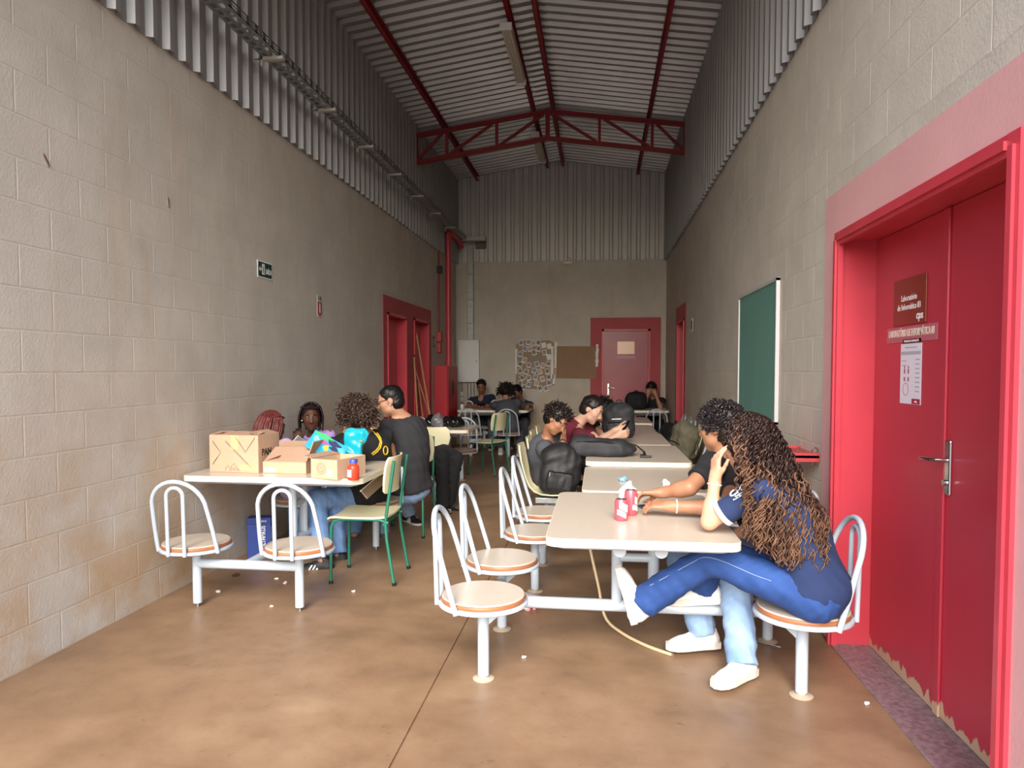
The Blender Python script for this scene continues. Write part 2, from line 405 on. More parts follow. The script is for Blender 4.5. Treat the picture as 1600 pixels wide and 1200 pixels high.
# fluorescent fittings hung under the purlin
for i, (ya, yb, lab) in enumerate(((7.38, 8.78, 'unlit twin-tube fluorescent fitting under the roof, in front of the red truss'), (10.75, 12.1, 'unlit twin-tube fluorescent fitting beyond the red roof truss'))):
    t = thing('ceiling_light', lab, 'light fitting', (-.975, ya, 5.0), group='fluorescent fittings under the roof'); L_ = yb-ya
    b = MB(); b.prism([(-.06, 0), (.06, 0), (.045, -.03), (.02, -.055), (-.02, -.055), (-.045, -.03)], 0, L_, 1); b.build('housing', mat('lamp_housing', 'c9c2b4', .5), t)
    for s in (-1, 1):
        MB().tube([(s*.038, .05, -.055), (s*.038, L_-.05, -.055)], .014, 10).build('tube', mat('unlit_tube', 'd9d5cc', .3), t, 60)
    for yy in (-.0305, L_+.0005): MB().bevbox((-.065, yy, -.075), (.065, yy+.03, .0), .006).build('end_cap', WHITE, t)
    MB().box((-.01, .3, 0), (.01, .33, .09)).build('hanger', GALV, t); MB().box((-.01, L_-.33, 0), (.01, L_-.3, .09)).build('hanger', GALV, t)
# perforated cable tray on brackets
t = thing('cable_tray', 'galvanised perforated cable tray on brackets along the left cladding', 'cable tray', (XL, 0, 0))
m = MB(); xo, xi, z = .13, .27, 3.80; ye, yn = YB-.35, 2.4
for xa, xb in ((xo, xo+.022), ((xo+xi)/2-.012, (xo+xi)/2+.012), (xi-.022, xi)): m.box((xa, yn, z-.002), (xb, ye, z))
for k in range(int((ye-yn)/.09)): m.box((xo+.001, yn+k*.09, z-.0022), (xi-.001, yn+k*.09+.03, z+.0002))
m.box((xo, yn, z+.0003), (xo+.002, ye, z+.05)); m.build('tray_base', GALV, t)
sd = MB(); nn = int((ye-yn)/.12)     # side wall between the slots
sd.box((xi, yn, z), (xi+.002, ye, z+.012)); sd.box((xi, yn, z+.046), (xi+.002, ye, z+.058)); sd.box((xi, yn, z+.026), (xi+.002, ye, z+.032))
for k in range(nn): sd.box((xi, yn+k*.12, z), (xi+.002, yn+k*.12+.045, z+.055))
sd.build('slotted_side', GALV, t)
for k in range(7):
    y = 5.2+k*1.075
    MB().box((.056, y-.006, z-.016), (.13, y+.006, z-.006)).build('arm', GALV, t); b = MB(); b.box((.12, y-.02, z-.026), (xi+.03, y+.02, z-.004)); b.box((.12, y-.02, z-.07), (.135, y+.02, z-.004))
    0 and b.add([(.05, y-.003, z-.09), (.16, y-.003, z-.02), (.05, y-.003, z-.02), (.05, y+.003, z-.09), (.16, y+.003, z-.02), (.05, y+.003, z-.02)], [(0, 1, 2), (3, 5, 4), (0, 3, 4, 1), (1, 4, 5, 2), (2, 5, 3, 0)])
    b.build('bracket', mat('bracket_grey', 'b9b7ae', .5), t)
MB().box((.08, YB-.36, z-.03), (.62, YB-.2, z+.0)).box((.08, YB-.36, z), (.62, YB-.355, z+.05)).build('tray_elbow', GALV, t)
t = thing('cable_duct', 'galvanised vertical cable duct down the back wall to the white panel', 'cable duct', (-2.40, YB, 0))
zs = [1.97, 2.28, 2.72, 3.2, 3.75]
for a, b in zip(zs[:-1], zs[1:]): MB().bevbox((-.055, -.085, a+.003), (.055, -.002, b-.003), .004).build('duct_section', GALV, t)
for a in zs[:-1]: MB().box((-.058, -.088, a-.008), (.058, 0, a+.006)).build('joint_collar', mat('dull_zinc', '6f7272', .5, .5), t)
bx = thing('junction_box', 'square olive-grey junction box beside the top of the cable duct', 'junction box', (-2.2, YB-.045, 3.78))
MB().bevbox((-.1, -.07, -.11), (.1, 0, .11), .006).build('casing', mat('olive_box', '6d6a55', .5), bx)
MB().bevbox((-.094, -.078, -.104), (.094, -.0705, .104), .003).build('cover', mat('olive_box', '6d6a55', .5), bx)
for sx in (-.08, .08): MB().ball((sx, -.08, .09), .006, 6, 4).build('screw', GALV, bx)
# ---- doors
def leaf_handle(parent, M, flip=1):
    h = MB(); h.bevbox((-.022, -.012, -.11), (.022, 0, .11), .006, M=M); o = h.build('handle_plate', CHROME, parent)
    g = MB(); g.tube([M@V(p) for p in ((0, -.01, .03), (0, -.055, .03), (flip*.02, -.06, .03), (flip*.115, -.06, .025))], .009, 8); g.build('lever', CHROME, o, 50)
    k = MB(); k.lathe([(0, 0), (.012, 0), (.012, .015), (0, .015)], 10, M=M@Matrix.Translation((0, -.01, -.06))@Matrix.Rotation(math.pi/2, 4, 'X')); k.build('lock_cylinder', CHROME, o)
# right double door
PX = XR
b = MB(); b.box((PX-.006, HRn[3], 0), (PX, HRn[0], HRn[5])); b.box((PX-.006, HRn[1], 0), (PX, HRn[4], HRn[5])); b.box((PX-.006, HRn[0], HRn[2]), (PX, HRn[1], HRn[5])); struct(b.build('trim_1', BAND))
d = empty_struct('door_1'); LX = 1.38
f = MB(); f.box((PX+.0055, HRn[1]-.035, 0), (LX+.06, HRn[1]-.0005, HRn[2]-.0005)); f.box((PX+.0055, HRn[0]+.0005, 0), (LX+.06, HRn[0]+.035, HRn[2]-.0005)); f.box((PX+.0055, HRn[0]+.0355, HRn[2]-.035), (LX+.06, HRn[1]-.0355, HRn[2]-.001)); f.build('jamb', RED, d)
f = MB()
for (ya, yb) in ((HRn[1]-.055, HRn[1]+.012), (HRn[0]-.012, HRn[0]+.055)):
    f.box((PX-.02, ya, 0), (PX+.005, yb, HRn[2]+.012)); f.box((PX-.031, ya+.02, 0), (PX-.0205, yb-.02, HRn[2]-.03))
f.box((PX-.019, HRn[0]+.0555, HRn[2]-.055), (PX+.004, HRn[1]-.0555, HRn[2]+.0115)); f.box((PX-.0305, HRn[0]+.0555, HRn[2]-.035), (PX-.0195, HRn[1]-.0555, HRn[2]-.008)); f.build('casing', RED, d)
ym = 3.02
for ya, yb in ((ym+.003, HRn[1]-.037), (HRn[0]+.037, ym-.003)):
    lf = MB().bevbox((LX, ya, .008), (LX+.04, yb, HRn[2]-.038), .002).build('door_leaf', RED_DOOR, d)
    if yb < 3.1:
        MB().bevbox((LX-.012, ym-.028, .008), (LX-.0005, ym+.022, HRn[2]-.04), .004).build('astragal', RED_DOOR, lf)
        M = Matrix.Translation((LX-.0005, 2.965, 1.03)) @ Matrix.Rotation(-math.pi/2, 4, 'Z'); leaf_handle(lf, M, -1)
struct(MB().bevbox((PX-.02, HRn[0], .0), (LX+.05, HRn[1], .006), .002).build('door_sill', GRANITE))
# far right door
b = MB(); y0, y1, z1, a0, a1, za = HRf
b.box((PX-.006, a0, 0), (PX, y0, za)); b.box((PX-.006, y1, 0), (PX, a1, za)); b.box((PX-.006, y0, z1), (PX, y1, za)); struct(b.build('trim_2', BAND2))
d = empty_struct('door_2'); f = MB()
f.box((PX-.02, y0, 0), (PX+.2, y0+.035, z1)); f.box((PX-.02, y1-.035, 0), (PX+.2, y1, z1)); f.box((PX-.02, y0, z1-.035), (PX+.2, y1, z1)); f.build('jamb', RED, d)
lf = MB().bevbox((PX+.12, y0+.037, .008), (PX+.16, y1-.037, z1-.037), .002).build('door_leaf', RED_DOOR, d)
leaf_handle(lf, Matrix.Translation((PX+.1195, y1-.1, 1.03)) @ Matrix.Rotation(-math.pi/2, 4, 'Z'), 1)
# left pair of doors in one band
a0, a1, za = HL[0][3:]; b = MB(); ys = [a0, HL[0][0], HL[0][1], HL[1][0], HL[1][1], a1]
for i in (0, 2, 4): b.box((XL, ys[i], 0), (XL+.006, ys[i+1], za))
for i in (1, 3): b.box((XL, ys[i], 2.16), (XL+.006, ys[i+1], za))
struct(b.build('trim_3', BAND2))
for i, h in enumerate(HL):
    d = empty_struct('door_%d' % (3+i)); y0, y1, z1 = h[:3]; f = MB()
    f.box((XL-.2, y0, 0), (XL+.02, y0+.035, z1)); f.box((XL-.2, y1-.035, 0), (XL+.02, y1, z1)); f.box((XL-.2, y0, z1-.035), (XL+.02, y1, z1)); f.build('jamb', RED, d)
    lf = MB().bevbox((XL-.16, y0+.037, .008), (XL-.12, y1-.037, z1-.037), .002).build('door_leaf', RED_DOOR, d)
    leaf_handle(lf, Matrix.Translation((XL-.1195, y1-.12, 1.03)) @ Matrix.Rotation(math.pi/2, 4, 'Z'), -1)
    if i == 0: MB().box((XL-.1185, y0+.1, 1.72), (XL-.117, y0+.2, 1.82)).build('notice', PAPER, lf)
# back door
x0, x1, z1 = .05, .93, 2.16; b = MB()
b.box((-.16, YB-.006, 0), (x0, YB, 2.37)); b.box((x1, YB-.006, 0), (1.12, YB, 2.37)); b.box((x0, YB-.006, z1), (x1, YB, 2.37)); struct(b.build('trim_4', BAND2))
d = empty_struct('door_5'); f = MB()
f.box((x0, YB-.025, 0), (x0+.04, YB+.1, z1)); f.box((x1-.04, YB-.025, 0), (x1, YB+.1, z1)); f.box((x0, YB-.025, z1-.04), (x1, YB+.1, z1)); f.build('jamb', RED, d)
lf = MB().bevbox((x0+.042, YB+.01, .008), (x1-.042, YB+.05, z1-.042), .002).build('door_leaf', mat('glossy_pink_red', 'b2475a', .3, var=.2, vscale=2.2), d)
leaf_handle(lf, Matrix.Translation((x0+.12, YB+.0095, 1.05)), 1)
MB().box((.335, YB+.007, 1.70), (.645, YB+.0095, 1.93)).build('plaque', mat('bronze_plaque', 'b99c8c', .3, .3), lf); MB().box((.29, YB+.007, 1.62), (.66, YB+.0095, 1.665)).build('name_strip', mat('pale_strip', 'cfa9b2', .5), lf)
# ------------------------------------------------------------------ things on the walls
def roundrect(hx, hy, r, n=5):
    pts = []
    for cx, cy, a0 in ((hx-r, hy-r, 0), (-hx+r, hy-r, 90), (-hx+r, -hy+r, 180), (hx-r, -hy+r, 270)):
        for k in range(n+1):
            a = math.radians(a0+90*k/n); pts.append((cx+r*math.cos(a), cy+r*math.sin(a)))
    return pts
t = thing('exit_sign', 'small dark green exit sign reading SAÍDA on the left block wall', 'sign', (XL+.003, 5.44, 2.22))
MB().box((0, -.125, -.068), (.004, .125, .068)).build('border', WHITE, t); MB().box((.0042, -.115, -.058), (.0052, .115, .058)).build('panel', mat('exit_green', '12403a', .5), t)
text('lettering', 'SAÍDA', .058, WHITE, onX(.0056, .06, -.012, 1), t, bold=.0008, width=.105)
a = MB(); a.prism([(-.105, 0), (-.085, .022), (-.085, .007), (-.062, .007), (-.062, -.007), (-.085, -.007), (-.085, -.022)], .0053, .006, 0); a.build('arrow', WHITE, t)
a = MB(); a.box((.0053, -.055, -.04), (.006, -.01, .045)); a.build('doorway', WHITE, t); a = MB(); a.ball((.0062, -.032, .026), (.001, .006, .006)); a.box((.0061, -.038, -.03), (.0066, -.026, .018)); a.build('figure', mat('exit_green', '', 0), t)
t = thing('extinguisher_sign', 'narrow white and red fire extinguisher sign on the left wall', 'sign', (XL+.003, 6.56, 2.03))
MB().box((0, -.058, -.105), (.003, .058, .105)).build('panel', mat('sign_grey', 'c3c0bf', .6), t)
MB().prism([(-.05, .04), (.05, .04), (.05, -.07), (0, -.1), (-.05, -.07)], .0032, .004, 0).build('red_pointer', mat('sign_red', 'b3202c', .5), t)
a = MB(); a.box((.0042, -.015, -.065), (.0048, .015, .015)); a.box((.0042, -.008, .015), (.0048, .008, .03)); a.build('extinguisher_symbol', WHITE, t)
a = MB(); a.box((.0032, -.035, .06), (.0038, -.015, .09)); a.box((.0032, .005, .055), (.0038, .035, .095)); a.build('pictogram', mat('sign_blue', '4a4f66', .6), t)
for z, y, r in ((1.92, 2.96, 10), (1.63, 4.08, 4)):     # old plug scars
    pass
t = thing('hydrant_cabinet', 'tall red fire hose cabinet standing at the far end of the left wall', 'cabinet', (XL, 11.72, 0))
MB().bevbox((.003, -.4, .25), (.22, .4, 1.48), .008).build('body', mat('hydrant_red', 'c02233', .4), t)
dr = MB().bevbox((.2205, -.38, .28), (.235, .38, 1.45), .004).build('door', mat('hydrant_red', '', 0), t)
MB().lathe([(0, 0), (.09, 0), (.09, .006), (0, .006)], 20, M=Matrix.Translation((.2355, 0, 1.1)) @ Matrix.Rotation(math.pi/2, 4, 'Y') @ Matrix.Scale(1.4, 4, (1, 0, 0))).build('glass_window', BLACKP, dr)
t = thing('fire_pipe', 'thick red vertical fire pipe rising from the hose cabinet', 'pipe', (XL+.1, 12.0, 0))
MB().tube([(0, 0, 1.482), (0, 0, 3.70)], .048, 14).build('riser', RED, t, 50)
MB().tube([(0, 0, 3.68), (0, 0, 3.76), (.01, .08, 3.79), (.04, .55, 3.79), (.07, .8, 3.66)], .046, 12).build('elbow', RED, t, 50)
for z in (1.5, 2.6, 3.68): MB().tube([(0, 0, z), (0, 0, z+.05)], .056, 14).build('coupling', RED, t, 50)
t = thing('call_point', 'red fire alarm call point with thin red conduit on the left wall', 'alarm', (XL, 11.6, 0))
MB().tube([(.025, 0, 2.05), (.025, 0, 3.40)], .012, 8).build('conduit', mat('dull_red', '8b3038', .5), t)
MB().bevbox((.003, -.07, 1.88), (.075, .07, 2.04), .01).build('sounder', mat('orange_red', 'c03a38', .5), t); MB().bevbox((.003, -.06, 1.7), (.06, .06, 1.86), .01).build('push_box', mat('orange_red', '', 0), t)
MB().bevbox((.003, -.06, 3.02), (.08, .06, 3.14), .01).build('detector', BLACKP, t)
t = thing('alarm_notice', 'small red notice beside the alarm call point', 'sign', (XL, 11.3, 1.87)); MB().box((.003, -.07, -.09), (.006, .07, .09)).build('panel', mat('dull_red', '', 0), t); MB().box((.0062, -.04, -.05), (.0066, .04, .05)).build('print', mat('sign_grey', '', 0), t)
t = thing('distribution_board', 'white metal electrical panel on the back wall', 'electrical panel', (-2.435, YB, 1.575))
MB().bevbox((-.2, -.11, -.395), (.2, -.003, .395), .006).build('casing', WHITE, t); dd = MB().bevbox((-.175, -.12, -.37), (.175, -.1102, .37), .004).build('door', WHITE, t); MB().box((.15, -.126, -.02), (.165, -.1202, .02)).build('latch', GALV, dd)
for x in (-.14, -.03, .03, .09):
    MB().tube([(x, -.03, -.396), (x, -.03, -1.55)], .012, 8).build('conduit', GALV, t)
for z in (-.62, -.72): MB().bevbox((-.165, -.06, z-.04), (-.115, -.043, z+.04), .003).build('socket', WHITE, t)
t = thing('emergency_lamp', 'tiny cream emergency lamp under the back cladding', 'light fitting', (-.58, YB, 3.40)); MB().bevbox((-.08, -.05, -.035), (.08, -.003, .005), .004).build('casing', LAMEDGE, t); MB().ball((.02, -.03, .045), .035, 10, 6).build('lamp_head', LAMEDGE, t)
t = thing('room_sign', 'tiny white sign on the right wall before the far door', 'sign', (XR, 9.5, 2.0)); MB().box((-.005, -.09, -.085), (-.002, .09, .085)).build('panel', PAPER, t); MB().box((-.0058, -.05, -.06), (-.0052, .05, .06)).build('print', INK, t)
# paper collage
YP = YB-.004
t = thing('photo_collage', 'brown paper collage of white-framed instant photos on the back wall', 'collage', (0, YP, 0))
p0, p1 = at(806, 532, YP), at(867, 606, YP)
kp = MB(); nx = 6
kp.prism([(p0.x, p1.z+.05), (p0.x+.12, p1.z-.02), (p1.x-.2, p1.z-.03), (p1.x, p1.z+.06), (p1.x+.01, p0.z-.06), (p1.x-.1, p0.z), (p0.x+.1, p0.z-.01), (p0.x, p0.z-.08)], -.0015, 0, 1); kp.build('kraft_paper', mat('kraft_paper', 'a8927b', .9, var=.1, vscale=4), t)
pic_m = [mat('photo_print_%d' % i, c, .4, col2=c2, vscale=25) for i, (c, c2) in enumerate((('5b5560', '8a7f86'), ('7a4a44', '3a2c2c'), ('3c4a78', '7f8fb0'), ('6b6a66', '2b2b2e'), ('9a6a60', 'c0a69a')))]
pol = MB().bevbox((-.042, -.003, -.05), (.042, 0, .05), .001).mesh('polaroid', PAPER); pics = [MB().box((-.033, -.0036, -.03), (.033, -.0031, .04)).mesh('picture', m) for m in pic_m]
for i, (zx, zy, an) in enumerate([(142,158,-10),(255,148,8),(340,165,10),(413,158,12),(497,195,-10),(583,210,-10),(198,250,15),(282,252,-8),(415,252,15),(345,308,-15),(510,308,-15),(130,335,10),(192,425,20),(578,378,-15),(130,495,20),(262,505,10),(390,490,-15),(483,512,20),(572,485,15),(130,600,-10),(222,610,12),(348,590,15),(435,605,-15),(552,602,-10),(160,705,-25),(262,705,-20),(368,695,10),(475,722,-15),(575,695,15),(125,790,10),(188,850,20),(260,808,15),(385,790,12),(578,785,-12),(440,870,-25),(532,872,-20)]):
    q = at(800+zx/10, 520+zy/10, YP); o = link('polaroid', pol, t); o.location = (q.x, -.002-.0005*(i % 3), q.z); o.rotation_euler = (0, math.radians(an), 0)
    if i not in (4, 5, 13): link('picture', pics[(i*7) % 5], o)
q = at(836, 559.5, YP); text('lettering', 'Beauty', .085, mat('grey_card', '8f9096', .7), onY(q.x, -.003, q.z), t, depth=.001, bold=.001, width=.29)
for xs, yt, yb_, wd in ((806.7, 545, 584, .02), (863, 541, 592, .035), (868.5, 535, 575, .04), (865, 585, 600, .03)):
    a, c = at(xs, yt, YP), at(xs, yb_, YP); k = MB(); n = 8
    L_ = [(a.x+rnd.uniform(-.012, .0)-wd/2, a.z+(c.z-a.z)*i/n) for i in range(n+1)]; R_ = [(a.x+rnd.uniform(0, .012)+wd/2, a.z+(c.z-a.z)*i/n) for i in range(n, -1, -1)]
    k.prism(L_+R_, -.004, -.0022, 1).build('torn_tape', PAPER, t)
t = thing('kraft_poster', 'plain brown kraft paper sheet taped between the collage and the back door', 'poster', (0, YP-.004, 0))
p0, p1 = at(870, 541, YP), at(933, 592, YP); k = MB(); k.prism([(p0.x, p0.z), (p1.x, p0.z-.005), (p1.x-.02, p1.z), (p0.x-.01, p1.z+.01)], -.008, -.005, 1).build('sheet', mat('kraft_paper_dark', 'a3826a', .9, var=.12, vscale=5), t)
a, c = at(933.5, 538, YP), at(932.5, 573, YP); n = 8
MB().prism([(a.x-.03+rnd.uniform(-.01, .01), a.z+(c.z-a.z)*i/n) for i in range(n+1)]+[(a.x+.02+rnd.uniform(-.01, .01), a.z+(c.z-a.z)*i/n) for i in range(n, -1, -1)], -.012, -.0085, 1).build('torn_tape', PAPER, t)
# chalkboard
t = thing('chalkboard', 'green chalkboard with thin aluminium frame on the right wall', 'chalkboard', (XR, 5.6, 1.54)); hy, hz = .64, .485
MB().box((-.018, -hy, -hz), (-.003, hy, hz)).build('board', mat('board_green', '62958a', .65, var=.1, vscale=4, stretch=(1, 1, .3)), t)
fm = mat('aluminium', 'd8d8da', .35, .4)
for a, c in (((-.028, -hy-.012, -hz-.012), (-.003, -hy+.006, hz+.012)), ((-.028, hy-.006, -hz-.012), (-.003, hy+.012, hz+.012)), ((-.028, -hy-.012, hz-.006), (-.003, hy+.012, hz+.014)), ((-.028, -hy-.012, -hz-.014), (-.003, hy+.012, -hz+.006))): MB().box(a, c).build('frame_bar', fm, t)
# red wall shelf with scrolls
t = thing('wall_shelf', 'small red wall shelf with curled iron hooks beside the large red door', 'shelf', (XR, 4.22, .94)); sm = mat('shelf_red', 'b23a40', .5)
MB().bevbox((-.34, -.19, -.012), (-.003, .19, .008), .003).build('board', sm, t)
for a, c in (((-.34, -.19, -.03), (-.003, -.18, .02)), ((-.34, .18, -.03), (-.003, .19, .02)), ((-.345, -.19, -.03), (-.335, .19, .02))): MB().box(a, c).build('lip', sm, t)
for x, z, s in ((-.03, .02, 1), (-.12, .02, 1), (-.03, -.03, -1), (-.13, -.03, -1)):
    MB().tube([(x+.018*math.sin(a)*(1-.05*a), -.185, z+s*(.03+.018*math.cos(a)*(1-.05*a)-.018)) for a in [i*.6 for i in range(10)]], .004, 6).build('scroll_hook', mat('rusty_iron', '6a4a44', .6, .3), t)
# signs on the red double door
DX = LX-.0008
t = thing('lab_plaque', 'square bronze plaque reading Laboratório de Informática 03 on the red door', 'sign', (DX, 3.355, 1.725))
MB().bevbox((-.006, -.165, -.105), (0, .165, .105), .002).build('plate', mat('bronze_red', '8c3a2a', .35, .2), t)
text('lettering', 'Laboratório\nde Informática 03', .04, PAPER, onX(-.0066, 0, -.005, -1), t, width=.235)
text('logo', 'cps', .05, PAPER, onX(-.0066, -.11, -.07, -1), t, bold=.0012)
t = thing('name_strip', 'long pale strip reading LABORATÓRIO DE INFORMÁTICA 03 on the red door', 'sign', (DX, 3.345, 1.578)); MB().box((-.002, -.255, -.035), (0, .255, .035)).build('strip', mat('strip_pink', 'c06a78', .5), t); text('lettering', 'LABORATÓRIO DE INFORMÁTICA 03', .045, LAMEDGE, onX(-.0026, 0, .005, -1), t, bold=.0012, width=.46)
t = thing('door_notice', 'white printed notice taped below the strip on the red door', 'notice', (DX, 3.335, 1.40)); MB().box((-.0015, -.105, -.135), (0, .105, .135)).build('sheet', mat('notice_white', 'eceaf4', .6), t)
pk = mat('print_pink', 'b0506a', .7); gy = mat('print_grey', 'b9b7c8', .7)
MB().box((-.002, -.1, .137), (0, .085, .155)).build('header', mat('header_dark', '5a2230', .6), t); text('header_text', 'MEDIDAS DE PREVENÇÃO', .013, PAPER, onX(-.0026, -.005, .146, -1), t, width=.15)
a = MB(); a.box((-.0022, -.1, .085), (-.0016, .1, .1)); a.box((-.0022, -.06, .115), (-.0016, .06, .12)); 
for zz in (.06, .04, .02, -.0, -.02, -.04, -.06, -.08): a.box((-.0022, -.09, zz), (-.0016, -.05, zz+.006)); a.box((-.0022, .04, zz-.004), (-.0016, .09, zz)) if zz > .03 else None
a.build('printed_lines', gy, t)
a = MB()
for yy in (.06, .02):
    a.box((-.0023, yy-.006, .0), (-.0016, yy+.006, .022)); a.ball((-.002, yy, .03), (.0005, .006, .006)); a.box((-.0023, yy-.006, -.035), (-.0016, yy+.006, -.015))
a.build('printed_figures', pk, t)
a = MB(); a.tube([(-.002, .045+.028*math.cos(u), -.07+.028*math.sin(u)) for u in [i*math.pi/12 for i in range(25)]], .0012, 4, cap=False); a.build('printed_circle', pk, t)
MB().box((-.0024, -.1, -.133), (-.0016, -.02, -.11)).build('printed_badge', mat('badge_red', 'a8283c', .6), t); text('badge_text', 'volta', .014, PAPER, onX(-.0028, -.06, -.122, -1), t)

# ------------------------------------------------------------------ table units with welded seats
hoop_cache = {}
def mesh_once(key, fn):
    if key not in hoop_cache: hoop_cache[key] = fn()
    return hoop_cache[key]
def arch(w0, w1, h, x0, x1, n=14):
    """hoop: feet at y=+-w0 x=x0 z=0, straight then round over at height h, x=x1"""
    pts = []; r = w1; zs = h-r*.95
    side = [(x0+(x1-x0)*(t*zs/h), w0+(w1-w0)*(t**1.5), t*zs) for t in [i/4 for i in range(5)]]
    top = [(x0+(x1-x0)*((zs+r*.95*math.sin(a))/h), w1*math.cos(a), zs+r*.95*math.sin(a)) for a in [math.pi*i/n for i in range(1, n)]]
    return [V(p) for p in side]+[V(p) for p in top]+[V((p[0], -p[1], p[2])) for p in reversed(side)]
def stool_meshes():
    d = {}
    d['seat'] = MB().lathe([(0, .0), (.186, .0), (.19, -.004), (.19, -.008), (0, -.008)], 32).mesh('seat', LAM, 40)
    d['seat_rim'] = MB().lathe([(.186, -.004), (.192, -.006), (.196, -.014), (.193, -.024), (.17, -.026)], 32).mesh('seat_rim', COPPER, 60)
    d['seat_pan'] = MB().lathe([(.15, -.026), (.2, -.027), (.206, -.032), (.206, -.042), (.2, -.046), (0, -.046)], 32).mesh('seat_pan', FRAME, 40)
    m = MB(); m.tube(arch(.185, .165, .43, -.09, -.215), .0125, 10); d['outer_hoop'] = m.mesh('outer_hoop', FRAME, 60)
    m = MB(); m.tube(arch(.05, .05, .395, -.205, -.215, 10), .011, 10); d['inner_hoop'] = m.mesh('inner_hoop', FRAME, 60)
    return d
def shell_mesh():
    prof = [(-.235, .40, .15), (-.23, .37, .185), (-.215, .28, .195), (-.195, .19, .165), (-.18, .12, .12), (-.155, .06, .105), (-.11, .015, .12), (-.04, -.005, .16), (.05, -.005, .195), (.14, .002, .205), (.2, -.006, .19), (.225, -.03, .165)]
    m = MB(); n = 8; vs = []; t = .009
    for side in (0, 1):
        for i, (y, z, w_) in enumerate(prof):
            a = V(prof[min(i+1, len(prof)-1)][:2])-V(prof[max(i-1, 0)][:2]); a.normalize(); nr = V((-a.y, a.x))
            for k in range(n+1):
                s = (k/n*2-1); cv = .028*(s*s); off = (t if side else 0)
                vs.append((y+nr.x*(cv-off)*1, s*w_, z+nr.y*(cv-off)*1))
    q = len(prof)*(n+1); fs = []
    for i in range(len(prof)-1):
        for k in range(n):
            a = i*(n+1)+k; fs += [(a, a+1, a+n+2, a+n+1), (q+a, q+a+n+1, q+a+n+2, q+a+1)]
        a = i*(n+1); fs += [(a, a+n+1, q+a+n+1, q+a), (a+n, q+a+n, q+a+2*n+1, a+2*n+1)]
    for k in range(n):
        b_ = (len(prof)-1)*(n+1)+k; fs += [(k, q+k, q+k+1, k+1), (b_, b_+1, q+b_+1, q+b_)]
    return m.add(vs, fs).mesh('shell_seat', CREAM, 50)
def table_unit(label, cx, cy, rz, h, seats, foot=True, half_y=.56, half_x=.40, seat_y=.31, row=.70, seat_h=.40, group='welded canteen tables'):
    """local +-x are the seat rows; seats = {(sx, sy): kind}; local x away from the table is each seat's back"""
    t = thing('canteen_table', label, 'table', (cx, cy, 0), rz, group)
    M = mesh_once(('top', half_x, half_y), lambda: MB().prism(roundrect(half_x-.003, half_y-.003, .055), -.0005, .002, 2).mesh('tabletop', LAM))
    o = link('tabletop', M, t); o.location = (0, 0, h-.002)
    M = mesh_once(('edge', half_x, half_y), lambda: MB().prism(roundrect(half_x, half_y, .058), -.034, -.0005, 2).mesh('table_edge', LAMEDGE))
    link('table_edge', M, o)
    M = mesh_once(('under', half_x, half_y), lambda: MB().prism(roundrect(half_x-.05, half_y-.05, .03), -.052, -.0345, 2).mesh('underside_tray', mat('underside_grey', 'a9a6b2', .5)))
    link('underside_tray', M, o)
    bz = .262; zt = h-.052-.028
    fr = MB()
    fr.tube([(-row, 0, bz), (row, 0, bz)], .03, 12)
    fr.build('cross_beam', FRAME, t, 50)
    for sx in (-1, 1):
        if any(k[0] == sx for k in seats): MB().tube([(sx*row, -seat_y, bz), (sx*row, seat_y, bz)], .028, 12).build('row_beam', FRAME, t, 50)
        MB().tube([(sx*.088, 0, bz), (sx*.088, 0, zt)], .027, 12).build('pedestal_post', FRAME, t, 50)
        MB().tube([(sx*.088, -.42, zt), (sx*.088, .42, zt)], .028, 14).build('top_rail', FRAME, t, 50)
    MB().tube([(-.088, 0, bz+.24), (.088, 0, bz+.24)], .022, 10).build('rung', FRAME, t, 50)
    for (sx, sy), kind in seats.items():
        px, py = sx*row, sy*seat_y
        MB().tube([(px, py, .02 if foot else .025), (px, py, seat_h-.047)], .0265, 14).build('leg', FRAME, t, 50)
        if foot: MB().lathe([(0, 0), (.048, 0), (.05, .004), (.02, .012), (.012, .03), (0, .03)], 16, (px, py, 0)).build('foot_disc', mat('foot_beige', 'b9ac96', .6), t, 50)
        else: MB().tube([(px, py, 0), (px, py, .03)], .008, 8).build('levelling_bolt', GALV, t)
        MB().add([(px-sx*.02, py-.003, seat_h-.05), (px-sx*.13, py-.003, seat_h-.05), (px-sx*.02, py-.003, seat_h-.15), (px-sx*.02, py+.003, seat_h-.05), (px-sx*.13, py+.003, seat_h-.05), (px-sx*.02, py+.003, seat_h-.15)], [(0, 2, 1), (3, 4, 5), (0, 1, 4, 3), (1, 2, 5, 4), (2, 0, 3, 5)]).build('gusset', FRAME, t)
        rot = Matrix.Rotation(0 if sx < 0 else math.pi, 4, 'Z')
        if kind == 'hoop':
            S = mesh_once('stool', stool_meshes); first = None
            for nm in ('seat', 'seat_rim', 'seat_pan'):
                o = link(nm, S[nm], t if not first else first)
                if not first: o.location = (px, py, seat_h); o.rotation_euler = rot.to_euler(); first = o
            o = link('backrest', S['outer_hoop'], t); o.location = (px, py, seat_h-.045); o.rotation_euler = rot.to_euler()
            link('inner_hoop', S['inner_hoop'], o)
        else:
            S = mesh_once('shell', shell_mesh); o = link('shell_seat', S, t); o.location = (px+sx*.0, py, seat_h+.015); o.rotation_euler = rot.to_euler()
            MB().bevbox((px-.09, py-.12, seat_h-.047), (px+.09, py+.12, seat_h-.0), .006).build('seat_bracket', GALV, t)
    return t
ALL = {(-1, -1): 'hoop', (-1, 1): 'hoop', (1, -1): 'hoop', (1, 1): 'hoop'}
SHL = {(-1, -1): 'shell', (-1, 1): 'shell', (1, -1): 'hoop', (1, 1): 'hoop'}
R90 = math.pi/2
